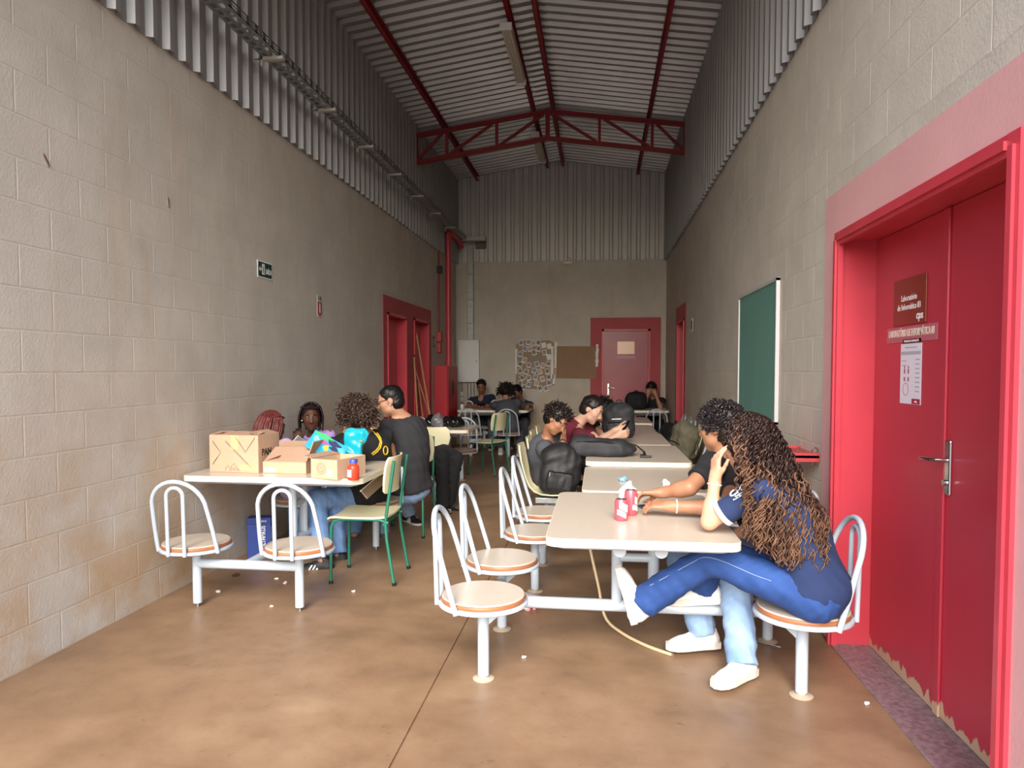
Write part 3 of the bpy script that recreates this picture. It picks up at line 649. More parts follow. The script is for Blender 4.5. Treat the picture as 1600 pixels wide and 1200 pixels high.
UA = table_unit('nearest beige canteen table with four round hoop-backed seats, two soft drink cans on it', .18, 3.45, 0, .72, ALL)
UB = table_unit('second canteen table from the front on the right, its top lower than its neighbours', .30, 4.74, 0, .695, ALL, half_y=.53)
UC = table_unit('canteen table with cream shell seats on the left and a black bag lying on top', .30, 5.97, 0, .72, SHL, half_y=.61, row=.71)
UD = table_unit('fourth canteen table on the right, where the person in maroon rests both arms', .27, 7.22, 0, .72, {(-1, -1): 'shell', (-1, 1): 'shell', (1, -1): 'hoop', (1, 1): 'hoop'}, half_y=.61, row=.71)
UE = table_unit('canteen table beyond the upright grey backpack, olive backpack on its right seat', .25, 8.47, 0, .715, {(-1, 1): 'shell', (1, -1): 'shell', (1, 1): 'hoop'}, half_y=.6)
UF = table_unit('fifth and farthest table of the right row, in front of the pink back door', .30, 9.86, 0, .72, {(-1, -1): 'hoop', (1, -1): 'hoop', (1, 1): 'hoop'}, half_y=.6)
UG = table_unit('canteen table against the back right corner, in front of the glossy door', .60, 12.15, R90, .74, ALL, row=.62, half_y=.55)
UL = table_unit('left canteen table carrying cardboard boxes and a teal bag', -2.06, 4.62, R90, .74, ALL, foot=False, half_y=.60, row=.715, seat_y=.32, half_x=.43)
UM = table_unit('left middle canteen table with cream shell seats and crumpled plastic bags on top', -2.05, 8.12, R90, .74, {(-1, -1): 'shell', (-1, 1): 'shell', (1, -1): 'hoop', (1, 1): 'hoop'}, half_y=.60)
UN = table_unit('back left canteen table where persons in navy shirts sit', -1.76, 11.95, R90, .74, ALL, half_y=.60, row=.68)

# ------------------------------------------------------------------ loose green-framed chairs
def school_chair(label, x, y, rz):
    t = thing('school_chair', label, 'chair', (x, y, 0), rz, 'green framed school chairs')     # faces local +y
    S = mesh_once('chair', lambda: None)
    for s in (-1, 1):
        MB().tube([(s*.19, .19, 0), (s*.185, .185, .38), (s*.18, .165, .418), (s*.18, .12, .43), (s*.18, -.14, .43), (s*.185, -.2, .41)], .011, 8).build('front_leg', GREENP, t, 50)
        MB().tube([(s*.2, -.24, 0), (s*.19, -.19, .30), (s*.185, -.18, .42), (s*.185, -.2, .55), (s*.18, -.24, .82)], .011, 8).build('rear_leg', GREENP, t, 50)
        for yy, xx in ((.19, .19), (-.24, .2)): MB().tube([(s*xx, yy, 0), (s*xx, yy, .02)], .014, 8).build('foot_cap', BLACKP, t)
    MB().tube([(-.18, .1, .424), (.18, .1, .424)], .009, 8).build('stretcher', GREENP, t); MB().tube([(-.185, -.17, .40), (.185, -.17, .40)], .009, 8).build('stretcher', GREENP, t)
    m = MB(); n = 12; prof = [(-.2, .45, .175), (-.19, .443, .19), (-.1, .436, .195), (.05, .436, .2), (.15, .44, .2), (.19, .437, .198), (.21, .425, .19), (.215, .405, .175)]
    def sheet(prof, th, cvx, up):
        vs = []; fs = []; q = len(prof)*(n+1)
        for side in (0, 1):
            for yv, zv, wv in prof:
                for k in range(n+1):
                    s_ = k/n*2-1; c = cvx*s_*s_; d = th if side else 0
                    vs.append((s_*wv, yv+(0 if up else c-d), zv+(c-d if up else 0)))
        for i in range(len(prof)-1):
            for k in range(n):
                a = i*(n+1)+k; fs += [(a, a+1, a+n+2, a+n+1), (q+a, q+a+n+1, q+a+n+2, q+a+1)]
            a = i*(n+1); fs += [(a, a+n+1, q+a+n+1, q+a), (a+n, q+a+n, q+a+2*n+1, a+2*n+1)]
        for k in range(n):
            b_ = (len(prof)-1)*(n+1)+k; fs += [(k, q+k, q+k+1, k+1), (b_, b_+1, q+b_+1, q+b_)]
        return MB().add(vs, fs)
    sheet(prof, .012, .012, True).build('seat', CREAM, t, 50)
    sheet([(-.205, .60, .165), (-.2, .62, .19), (-.205, .70, .2), (-.215, .78, .195), (-.225, .825, .18), (-.23, .84, .15)], .012, .035, False).build('backrest', CREAM, t, 50)
    return t
school_chair('empty cream chair with green metal legs at the right end of the box table', -1.575, 4.63, math.radians(92))
school_chair('cream green-legged chair that the person in charcoal sits on', -1.65, 5.92, math.radians(180))
school_chair('empty cream chair with green legs standing in the middle of the hall', -1.50, 9.42, math.radians(68))
# ------------------------------------------------------------------ people: one blended surface per body, clothes and hair as children
class Field:
    """signed distance grid; prims blend into it; surface nets turn it into a mesh"""
    def __init__(s, h): s.h = h; s.p = []
    def cone(s, a, b, ra, rb, k=.02, m=0, cut=(), sub=False): s.p.append(('c', V(a), V(b), ra, rb, k, m, cut, sub)); return s
    def ell(s, c, r, B=None, k=.03, m=0, cut=(), sub=False):
        s.p.append(('e', V(c), V(r), B or Matrix.Identity(3), None, k, m, cut, sub)); return s
    def rbox(s, c, r, B=None, rad=.02, k=.02, m=0, cut=(), sub=False):
        s.p.append(('b', V(c), V(r), B or Matrix.Identity(3), rad, k, m, cut, sub)); return s
    def bb(s, q):
        if q[0] == 'c':
            r = max(q[3], q[4]); lo = [min(q[1][i], q[2][i])-r for i in range(3)]; hi = [max(q[1][i], q[2][i])+r for i in range(3)]
        else:
            B = q[3]; e = [math.sqrt(sum((B[i][j]*q[2][j])**2 for j in range(3))) for i in range(3)]; lo = [q[1][i]-e[i] for i in range(3)]; hi = [q[1][i]+e[i] for i in range(3)]
        return np.array(lo), np.array(hi)
    def mesh(s, name, mats, wr=0, wf=38, seed=0, smooth=1):
        h = s.h; bbs = [s.bb(q) for q in s.p]
        lo = np.min([b[0] for b, q in zip(bbs, s.p) if not q[8]], 0)-4*h-wr; hi = np.max([b[1] for b, q in zip(bbs, s.p) if not q[8]], 0)+4*h+wr
        n = np.ceil((hi-lo)/h).astype(int)+1; ax = [(lo[i]+h*np.arange(n[i])).astype(np.float32) for i in range(3)]
        D = np.full(n, .08, np.float32); ID = np.zeros(n, np.int8)
        for q, (bl, bh) in zip(s.p, bbs):
            mg = q[5]+3*h+wr; i0 = np.maximum(np.floor((bl-mg-lo)/h).astype(int), 0); i1 = np.minimum(np.ceil((bh+mg-lo)/h).astype(int)+1, n)
            if np.any(i1 <= i0): continue
            X = ax[0][i0[0]:i1[0], None, None]; Y = ax[1][None, i0[1]:i1[1], None]; Z = ax[2][None, None, i0[2]:i1[2]]
            if q[0] == 'c':
                a, b = q[1], q[2]; d = b-a; L2 = max(d.dot(d), 1e-9)
                t = np.clip(((X-a.x)*d.x+(Y-a.y)*d.y+(Z-a.z)*d.z)/L2, 0, 1)
                dist = np.sqrt((X-a.x-t*d.x)**2+(Y-a.y-t*d.y)**2+(Z-a.z-t*d.z)**2)-(q[3]+(q[4]-q[3])*t)
            else:
                c, r, B = q[1], q[2], q[3]; dx, dy, dz = X-c.x, Y-c.y, Z-c.z
                l = [(B[0][j]*dx+B[1][j]*dy+B[2][j]*dz) for j in range(3)]
                if q[0] == 'b':
                    e = [np.abs(l[j])-(r[j]-q[4]) for j in range(3)]
                    dist = np.sqrt(sum(np.maximum(v, 0)**2 for v in e))+np.minimum(np.maximum(np.maximum(e[0], e[1]), e[2]), 0)-q[4]
                else:
                  k0 = np.sqrt(sum((l[j]/r[j])**2 for j in range(3))); k1 = np.sqrt(sum((l[j]/(r[j]*r[j]))**2 for j in range(3)))
                  dist = k0*(k0-1)/np.maximum(k1, 1e-5)
            for pt, nr in q[7]:
                pt, nr = V(pt), V(nr).normalized(); dist = np.maximum(dist, (X-pt.x)*nr.x+(Y-pt.y)*nr.y+(Z-pt.z)*nr.z)
            sl = tuple(slice(i0[j], i1[j]) for j in range(3)); cur = D[sl]; k = q[5]
            if q[8]: D[sl] = np.maximum(cur, -dist); continue
            ID[sl] = np.where(dist < cur, q[6], ID[sl])
            hh = np.maximum(k-np.abs(cur-dist), 0)/k; D[sl] = np.minimum(cur, dist)-hh*hh*k*.25
        if wr:
            r = random.Random(seed); X = ax[0][:, None, None]; Y = ax[1][None, :, None]; Z = ax[2][None, None, :]
            for i in range(4):
                f = wf*(1+.45*i); u = [r.uniform(-1, 1) for _ in range(6)]
                D += (wr/(1+.4*i))*np.sin(f*(X*u[0]+Y*u[1]+Z*u[2])+r.uniform(0, 6))*np.sin(f*.6*(X*u[3]+Y*u[4]+Z*u[5])+r.uniform(0, 6))
        S = D < 0; c8 = [S[i:n[0]-1+i, j:n[1]-1+j, k:n[2]-1+k] for i in (0, 1) for j in (0, 1) for k in (0, 1)]
        ct = sum(c.astype(np.int8) for c in c8); act = (ct > 0) & (ct < 8); I, J, K = np.nonzero(act); nv = len(I)
        idx = np.full(act.shape, -1, np.int32); idx[I, J, K] = np.arange(nv)
        cor = [(i, j, k) for i in (0, 1) for j in (0, 1) for k in (0, 1)]
        val = np.stack([D[I+c[0], J+c[1], K+c[2]] for c in cor], 1); P = np.zeros((nv, 3)); W = np.zeros(nv)
        for a in range(8):
            for b in range(a+1, 8):
                if sum(x != y for x, y in zip(cor[a], cor[b])) != 1: continue
                va, vb = val[:, a], val[:, b]; mk = (va < 0) != (vb < 0); t = np.where(mk, va/np.where(mk, va-vb, 1), 0)
                pa, pb = np.array(cor[a]), np.array(cor[b]); P += mk[:, None]*(pa+(pb-pa)*t[:, None]); W += mk
        P = (P/W[:, None]+np.stack([I, J, K], 1))*h+lo
        quads = []; mi = []
        for d in range(3):
            e = [slice(None)]*3; f = [slice(None)]*3; o = [x for x in range(3) if x != d]
            e[d] = slice(0, n[d]-1); f[d] = slice(1, n[d])
            for x in o: e[x] = slice(1, n[x]-1); f[x] = slice(1, n[x]-1)
            A, Bm = S[tuple(e)], S[tuple(f)]; q = np.argwhere(A != Bm)
            if not len(q): continue
            fl = A[q[:, 0], q[:, 1], q[:, 2]]; base = q.copy()
            for x in o: base[:, x] += 1
            def cell(d1, d2):
                g = base.copy(); g[:, o[0]] -= d1; g[:, o[1]] -= d2; return idx[g[:, 0], g[:, 1], g[:, 2]]
            Q = np.stack([cell(1, 1), cell(0, 1), cell(0, 0), cell(1, 0)], 1); rev = fl if d == 1 else ~fl
            Q[rev] = Q[rev][:, ::-1]; quads.append(Q); mi.append(ID[base[:, 0], base[:, 1], base[:, 2]])
        Q = np.concatenate(quads); mi = np.concatenate(mi); ok = (Q >= 0).all(1); Q = Q[ok]; mi = mi[ok]
        for _ in range(smooth):      # light smoothing along quad edges
            acc = np.zeros_like(P); cn = np.zeros(nv)
            for a in range(4):
                b = (a+1) % 4; np.add.at(acc, Q[:, a], P[Q[:, b]]); np.add.at(cn, Q[:, a], 1); np.add.at(acc, Q[:, b], P[Q[:, a]]); np.add.at(cn, Q[:, b], 1)
            P = P*.5+.5*acc/np.maximum(cn, 1)[:, None]
        me = bpy.data.meshes.new(name); me.vertices.add(nv); me.vertices.foreach_set('co', P.astype(np.float32).ravel())
        me.loops.add(Q.size); me.loops.foreach_set('vertex_index', Q.astype(np.int32).ravel()); me.polygons.add(len(Q))
        me.polygons.foreach_set('loop_start', np.arange(0, Q.size, 4, dtype=np.int32)); me.polygons.foreach_set('use_smooth', np.ones(len(Q), bool))
        for m in (mats if isinstance(mats, (list, tuple)) else [mats]): me.materials.append(m)
        me.polygons.foreach_set('material_index', mi.astype(np.int32)); me.update(calc_edges=True); me.validate(); return me
def basis(f, up=(0, 0, 1)):
    """columns: right, forward, up"""
    f = V(f).normalized(); u = V(up); r = f.cross(u).normalized(); u = r.cross(f); return Matrix((r, f, u)).transposed()
SKINS = {}
def skin(c, lip):
    if c not in SKINS:
        m = mat('skin_'+c, c, .5, var=.07, vscale=18); m.node_tree.nodes['Principled BSDF'].inputs['Subsurface Weight'].default_value = .08; m.node_tree.nodes['Principled BSDF'].inputs['Subsurface Radius'].default_value = (.01, .004, .002)
        SKINS[c] = [m, mat('lip_'+lip, lip, .45), mat('nail_'+c, lip, .3)]
    return SKINS[c]
def head_prims(F, c, B, s, hs=1.0, d=0):
    W = lambda x, y, z: c+B@(V((x, y, z))*s*hs)
    e = lambda p, r, k=.02, m=0, sub=False: F.ell(W(*p), V(r)*s*hs, B, k, m, (), sub)
    e((0, -.016, .036), (.073, .093, .08)); e((0, .028, -.012), (.062, .066, .08), .03); e((0, .03, -.068), (.05, .053, .044), .03)
    F.cone(W(0, .062, -.1), W(0, .07, -.102), .017*s, .014*s, .03); F.cone(W(0, .085, .018), W(0, .106, -.03), .009*s, .0135*s, .014)
    for x in (-1, 1):
        F.cone(W(x*.012, .098, -.034), W(x*.014, .094, -.034), .009*s, .009*s, .01); F.cone(W(x*.016, .088, .033), W(x*.042, .078, .036), .009*s, .007*s, .014)
        F.ell(W(x*.074, -.012, -.005), V((.011, .023, .031))*s, B, .008); e((x*.03, .1, .012), (.017, .0145, .0075), .01, 0, True)
        F.cone(W(x*.016, .0885, .0205), W(x*.044, .083, .019), .0052*s, .0045*s, .004)
        F.cone(W(x*.04, .06, -.02), W(x*.042, .055, -.022), .02*s, .02*s, .03); F.cone(W(x*.018, .055, -.06), W(x*.04, .03, -.07), .02*s, .02*s, .02)
    F.cone(W(-.02, .082, -.058), W(.02, .082, -.058), .0065*s, .0065*s, .006, 1); F.cone(W(0, .088, -.056), W(0, .088, -.056), .007*s, .007*s, .006, 1)
    F.cone(W(-.017, .083, -.069), W(.017, .083, -.069), .0075*s, .0075*s, .006, 1)
eye_mesh = MB().ball((0, 0, 0), .0118, 12, 8).mesh('eye', mat('eye_white', 'c9bdb4', .3), 80)
iris_mesh = MB().ball((0, .0075, 0), (.0078, .0056, .0078), 10, 6).mesh('iris', mat('iris_dark', '21130c', .15), 80)
def eyes(c, B, s, par, brow, closed=False):
    for x in (-1, 1):
        o = link('eye', eye_mesh, par); o.matrix_world = Matrix.Translation(c+B@(V((x*.03, .0775, .012))*s)) @ B.to_4x4() @ Matrix.Scale(s, 4)
        link('iris', iris_mesh, o)
        MB().tube([c+B@(V(p)*s) for p in ((x*.013, .0985, .034), (x*.03, .096, .0375), (x*.046, .082, .032))], [.0035*s, .0042*s, .002*s], 6).build('eyebrow', brow, par, 60)
def hand_prims(F, wr, d, nrm, side, s=1.0, curl=.35, thumb=.5, rf=.0083, spread=.1, m=0):
    """side: direction of the thumb; nrm: the way the palm faces"""
    d = V(d).normalized(); nrm = V(nrm); nrm = (nrm-d*nrm.dot(d)).normalized(); t = V(side); t = (t-d*t.dot(d)-nrm*t.dot(nrm))
    t = t.normalized() if t.length > 1e-4 else d.cross(nrm)
    wr = V(wr); lens = (.072, .08, .074, .058); tips = []
    F.cone(wr-d*.02*s, wr+d*.02*s, .024*s, .026*s, .02, m)
    for i in range(4):
        o = (.030-.020*i); kn = wr+d*(.088-.004*abs(i-1.3))*s+t*o*s; F.cone(wr+d*.012*s+t*o*.6*s, kn, .0135*s, .0115*s, .014, m)
        dd = (d+t*(spread*(1.5-i)*.5)).normalized(); p = kn
        cu = curl if not isinstance(curl, (list, tuple)) else curl[i]; ang = 0
        for j, fr in enumerate((.42, .32, .26)):
            ang += cu*(1.0, 1.25, .8)[j]; v = dd*math.cos(ang)+nrm*math.sin(ang); q = p+v*lens[i]*fr*s
            r0 = rf*s*(1-.09*j); F.cone(p, q, r0, r0*.93, .005, m); p = q
        tips.append(p)
    b = wr+d*.02*s+t*.022*s+nrm*.006*s; td = (d*.62+t*(.75-.5*thumb)+nrm*.55*thumb).normalized(); q = b+td*.042*s; F.cone(b, q, .014*s, .011*s, .014, m)
    td2 = (td+d*.35-t*.25*thumb+nrm*.2*thumb).normalized(); q2 = q+td2*.032*s; F.cone(q, q2, rf*1.15*s, rf*1.05*s, .006, m); q3 = q2+(td2+d*.2).normalized()*.026*s; F.cone(q2, q3, rf*1.05*s, rf*.9*s, .006, m)
    return tips
shoe_cache = {}
def shoe_parts(kind):
    if kind in shoe_cache: return shoe_cache[kind]
    up, so, lc = {'white': ('e4e2df', 'dcd2c4', 'f2f2f2'), 'black': ('1b1b1e', 'dcd8d2', 'e8e8e8'), 'canvas': ('b9b8bc', 'e2dfdc', 'd8d8d8')}[kind]
    F = Field(.006); I = Matrix.Identity(3)           # ankle axis at origin, sole at z=-.085, toe to +y
    F.cone((0, -.045, -.03), (0, -.03, .02), .036, .037, .02, 0, [((0, 0, .03), (0, -.25, 1))]); F.ell((0, .0, -.045), (.039, .075, .045), I, .03)
    F.cone((0, .02, -.03), (0, .10, -.055), .036, .034, .03); F.ell((0, .125, -.062), (.043, .06, .032), I, .03, 0); F.ell((0, -.05, -.055), (.036, .035, .04), I, .02)
    a = F.mesh('shoe', mat('shoe_'+kind, up, .6, bump=.15, bscale=80))
    prof = [(-.03, -.085), (.0, -.092), (.03, -.085), (.037, -.05), (.036, 0), (.042, .06), (.047, .11), (.044, .15), (.028, .183), (0, .192), (-.026, .18), (-.043, .145), (-.046, .1), (-.04, .05), (-.036, 0), (-.037, -.05)]
    b = MB().prism([(p[0]*1.04, p[1]*1.02) for p in prof], -.088, -.056, 2).mesh('sole', mat('sole_'+kind, so, .6))
    c = MB()
    for i in range(5):
        y = .02+i*.017; z = .007-.0085*i; c.tube([(-.024, y, z-.006), (0, y+.004, z+.007), (.024, y, z-.006)], .0035, 5)
    c = c.mesh('laces', mat('lace_'+kind, lc, .7)); e = None
    if kind == 'black':
        e = MB()
        for sx in (-1, 1):
            for i in range(3):
                y = .03+i*.026; e.add([(sx*.041, y, -.062), (sx*.042, y+.012, -.062), (sx*.034, y-.012, -.022), (sx*.033, y-.024, -.022), (sx*.046, y, -.062), (sx*.047, y+.012, -.062), (sx*.04, y-.012, -.022), (sx*.039, y-.024, -.022)], [(0, 1, 2, 3), (4, 7, 6, 5), (0, 4, 5, 1), (1, 5, 6, 2), (2, 6, 7, 3), (3, 7, 4, 0)])
        e = e.mesh('side_stripe', WHITE)
    shoe_cache[kind] = (a, b, c, e); return shoe_cache[kind]
def shoe(par, an, toe, kind, up=(0, 0, 1), s=1.0):
    a, b, c, e = shoe_parts(kind); B = basis(toe, up); o = link('shoe', a, par); o.matrix_world = Matrix.Translation(an) @ B.to_4x4() @ Matrix.Scale(s, 4)
    link('sole', b, o); tag(link('laces', c, o), kind='stuff')
    if e: tag(link('side_stripe', e, o), kind='stuff')

def person(label, P, group=None):
    """P: joints and look; all in metres in the place"""
    par = thing('person', label, 'person', (0, 0, 0)); s = P.get('s', 1.0); h = P.get('vox', .009)
    pel, neck, head = V(P['pel']), V(P['neck']), V(P['head']); fc = V(P['face']).normalized(); cf = V(P.get('chest', fc)); sp = neck-pel
    par.location = (pel.x, pel.y, 0); off = V(par.location)
    L = lambda p: V(p)-off
    pel, neck, head = L(pel), L(neck), L(head); su = sp.normalized(); TB = basis(cf, su)      # torso frame: right, fwd, up
    rgt, fwd = TB.col[0], TB.col[1]; hb = basis(fc, P.get('up', (0, 0, 1)))
    bend = P.get('bend', .05); mid = (pel+neck)*.5-fwd*bend
    def spine(t): return pel*(1-t)**2+mid*2*t*(1-t)+neck*t*t
    def spB(t):
        d = (spine(min(t+.05, 1))-spine(max(t-.05, 0))).normalized(); return basis(TB.col[1], d)
    wide = P.get('wide', 1.0); sw = P.get('shw', .168)*s
    sh = {k: (L(P['sh'+k]) if 'sh'+k in P else neck+rgt*(sw*(1 if k == 'R' else -1))-su*.045*s) for k in 'LR'}
    hip = {k: pel+rgt*(.088*s*(1 if k == 'R' else -1))-su*.0+fwd*.02 for k in 'LR'}
    el = {k: L(P['el'+k]) for k in 'LR'}; wr = {k: L(P['wr'+k]) for k in 'LR'}; kn = {k: L(P['kn'+k]) for k in 'LR'}; an = {k: L(P['an'+k]) for k in 'LR'}
    tors = [(0, (.162, .124, .11)), (.16, (.152, .118, .11)), (.32, (.147, .113, .11)), (.48, (.152, .116, .11)), (.62, (.16, .119, .12)), (.74, (.16, .114, .1)), (.87, (.148, .096, .085))]
    sk = skin(P['skin'], P.get('lip', '8a4a42'))
    # body
    F = Field(h)
    for t, r in tors: F.ell(spine(t), (V(r)-V((.018, .018, .018)))*s*wide, spB(t), .05)
    nb = head-hb.col[1]*.018*s-hb.col[2]*.06*s; nr_ = P.get('neckr', .05)*s
    F.cone(neck-su*.03, nb, nr_*1.08, nr_, .035); ar = P.get('arm', 1.0)*s
    for k in 'LR':
        F.cone(neck-su*.02, sh[k], .045*s, .05*ar, .04); F.cone(sh[k], el[k], .047*ar, .039*ar, .03); F.cone(el[k], el[k]+(wr[k]-el[k])*.35, .038*ar, .039*ar, .02); F.cone(el[k]+(wr[k]-el[k])*.3, wr[k], .038*ar, .026*ar, .02)
        F.cone(hip[k], kn[k], .078*s, .054*s, .04); F.cone(kn[k], an[k], .05*s, .035*s, .03)
        hd = V(P.get('hd'+k, wr[k]-el[k])); F_h = P.get('hn'+k, (0, 0, -1)); sd = P.get('hs'+k, None)
        if sd is None: sd = V(hd).cross(V(F_h))*(1 if k == 'R' else -1)*-1
        hand_prims(F, wr[k]+V(hd).normalized()*.01, hd, F_h, sd, s*P.get('hsz', 1), P.get('cu'+k, .4), P.get('th'+k, .5), P.get('rf', .0085))
    head_prims(F, head, hb, s, P.get('hs', 1.0))
    link('body', F.mesh('body', sk, smooth=1), par); eyes(head, hb, s*P.get('hs', 1.0), par, P['brow'])
    # shirt
    F = Field(h); fit = P.get('fit', .0); hem = pel-su*(P.get('hem', .07))
    hc = [(hem, -su)]
    for t, r in tors: F.ell(spine(t), (V(r)+V((fit, fit, fit*.4)))*s*wide, spB(t), .06, 0, hc)
    if P.get('belly'): F.ell(spine(.25)+fwd*.03, V((.17, .14, .14))*s*P['belly'], spB(.25), .06, 0, hc)
    F.ell(pel+su*.02, V((.182+fit, .15+fit, .125))*s*wide, spB(0), .05, 0, hc); sl = P.get('sleeve', .58)
    for k in 'LR':
        F.cone(neck-su*.035*s+(sh[k]-neck)*.2, sh[k], .046*s, .06*ar, .045)
        if sl > 0:
            e = sh[k]+(el[k]-sh[k])*sl; dn = (el[k]-sh[k]).normalized(); F.cone(sh[k], e+dn*.06, .06*ar, .068*ar*P.get('loose', 1.0), .035, 0, [(e, dn)])
            if P.get('cuff'):
                rr = .0605*ar+(.0075*ar)*(e-sh[k]).length/((e-sh[k]).length+.06)+.001; MB().lathe([(rr-.012, .002), (rr, .002), (rr+.003, -.002), (rr+.001, -.018), (rr-.012, -.02)], 26, M=Matrix.Translation(e) @ dn.to_track_quat('Z', 'Y').to_matrix().to_4x4()).build('sleeve_cuff', WHITE, par, 50)
    F.cone(neck-su*.06+fwd*.0, nb, nr_*1.16, nr_*1.16, .01, 0, (), True)
    if P.get('collar'):
        F.ell(neck+fwd*.06-su*.035, V((.05, .05, .09))*s, TB, .01, 0, (), True)
    link('shirt', F.mesh('shirt', [P['shirt'], WHITE], wr=P.get('wr', .0035), seed=int(abs(pel.x*1000)) % 97), par)
    if P.get('collar'):       # white v-neck edging
        c = []
        for i in range(15):
            a = math.pi*(i/14); c.append(neck+rgt*(math.cos(a)*.062*s)+fwd*(.02+.075*math.sin(a))*s-su*(.0+.11*math.sin(a)**1.5)*s)
        MB().tube(c, .011*s, 6).build('collar', WHITE, par, 60)
    # trousers
    F = Field(h); lw = P.get('legw', 1.0); F.ell(pel-su*.01, V((.172, .138, .105))*s*wide, spB(0), .05, 0, [(pel+su*.05, su)])
    for k in 'LR':
        dn = (an[k]-kn[k]).normalized(); e = an[k]-dn*P.get('cuffup', .02)
        F.cone(hip[k], kn[k], .096*s, .07*s*lw, .05); F.cone(kn[k], e+dn*.06, .07*s*lw, .062*s*P.get('flare', lw), .035, 0, [(e, dn)])
    link('trousers', F.mesh('trousers', P['pants'], wr=P.get('wrp', .004), wf=48, seed=5+int(abs(pel.y*1000)) % 97), par)
    for k in 'LR': shoe(par, an[k], P.get('toe'+k, (fwd.x, fwd.y, 0)), P.get('shoe', 'black'), P.get('fup'+k, (0, 0, 1)), s)
    P['_'] = (par, head, hb, neck, TB, sh, s, L, spine, el, wr)
    hair(par, head, hb, s*P.get('hs', 1.0), P)
    if P.get('glasses'):
        g = MB(); W = lambda x, y, z: head+hb@(V((x, y, z))*s)
        for x in (-1, 1):
            g.tube([W(x*.033+.024*math.cos(a), .104-.004*abs(math.cos(a)), .01+.017*math.sin(a)) for a in [i*math.pi/8 for i in range(17)]], .0022*s, 5, cap=False)
            g.tube([W(x*.056, .1, .014), W(x*.074, .06, .016), W(x*.077, -.01, .012)], .002*s, 5)
        g.tube([W(-.01, .107, .012), W(.01, .107, .012)], .002*s, 5); g.build('glasses', BLACKP, par)
    return par

def cap_field(head, hb, s, h, grow=.012, line=.03, nape=-.085, extra=(), ear=True):
    F = Field(h); W = lambda x, y, z: head+hb@(V((x, y, z))*s)
    n1 = hb@V((0, .86, -.51)); n2 = hb@V((0, .25, -1)); ln = line-.008; cut = [(W(0, ln*.86, -ln*.51), n1), (W(0, 0, nape), n2)]
    F.ell(W(0, -.016, .038), V((.073+grow, .093+grow, .08+grow))*s, hb, .02, 0, cut); F.ell(W(0, -.03, -.02), V((.068+grow, .075+grow, .075))*s, hb, .02, 0, cut)
    for p, r in extra: F.ell(W(*p), V(r)*s, hb, .02)
    if ear:
        for x in (-1, 1): F.ell(W(x*.085, .002, -.022), V((.04, .03, .036))*s, hb, .01, 0, (), True)
    return F
def helix(path, r, wl, ph, n, tap=.3):
    """points winding about a polyline (bezier control points)"""
    c = [V(p) for p in path]; out = []; k = len(c)-1; prev = None; ln = sum((c[i+1]-c[i]).length for i in range(k))
    def bez(t):
        q = c[:]
        while len(q) > 1: q = [q[i]*(1-t)+q[i+1]*t for i in range(len(q)-1)]
        return q[0]
    for i in range(n):
        t = i/(n-1); p = bez(t); d = (bez(min(t+.02, 1))-bez(max(t-.02, 0))).normalized(); x = d.orthogonal().normalized() if prev is None else (prev-d*prev.dot(d)).normalized(); prev = x; y = d.cross(x)
        a = ph+2*math.pi*ln*t/wl; rr = r*min(1, t*5+tap); out.append(p+x*math.cos(a)*rr+y*math.sin(a)*rr)
    return out
def hair_mat(c, c2=None): return mat('hair_'+c, c, .45, col2=c2, vscale=30, spec=.4)
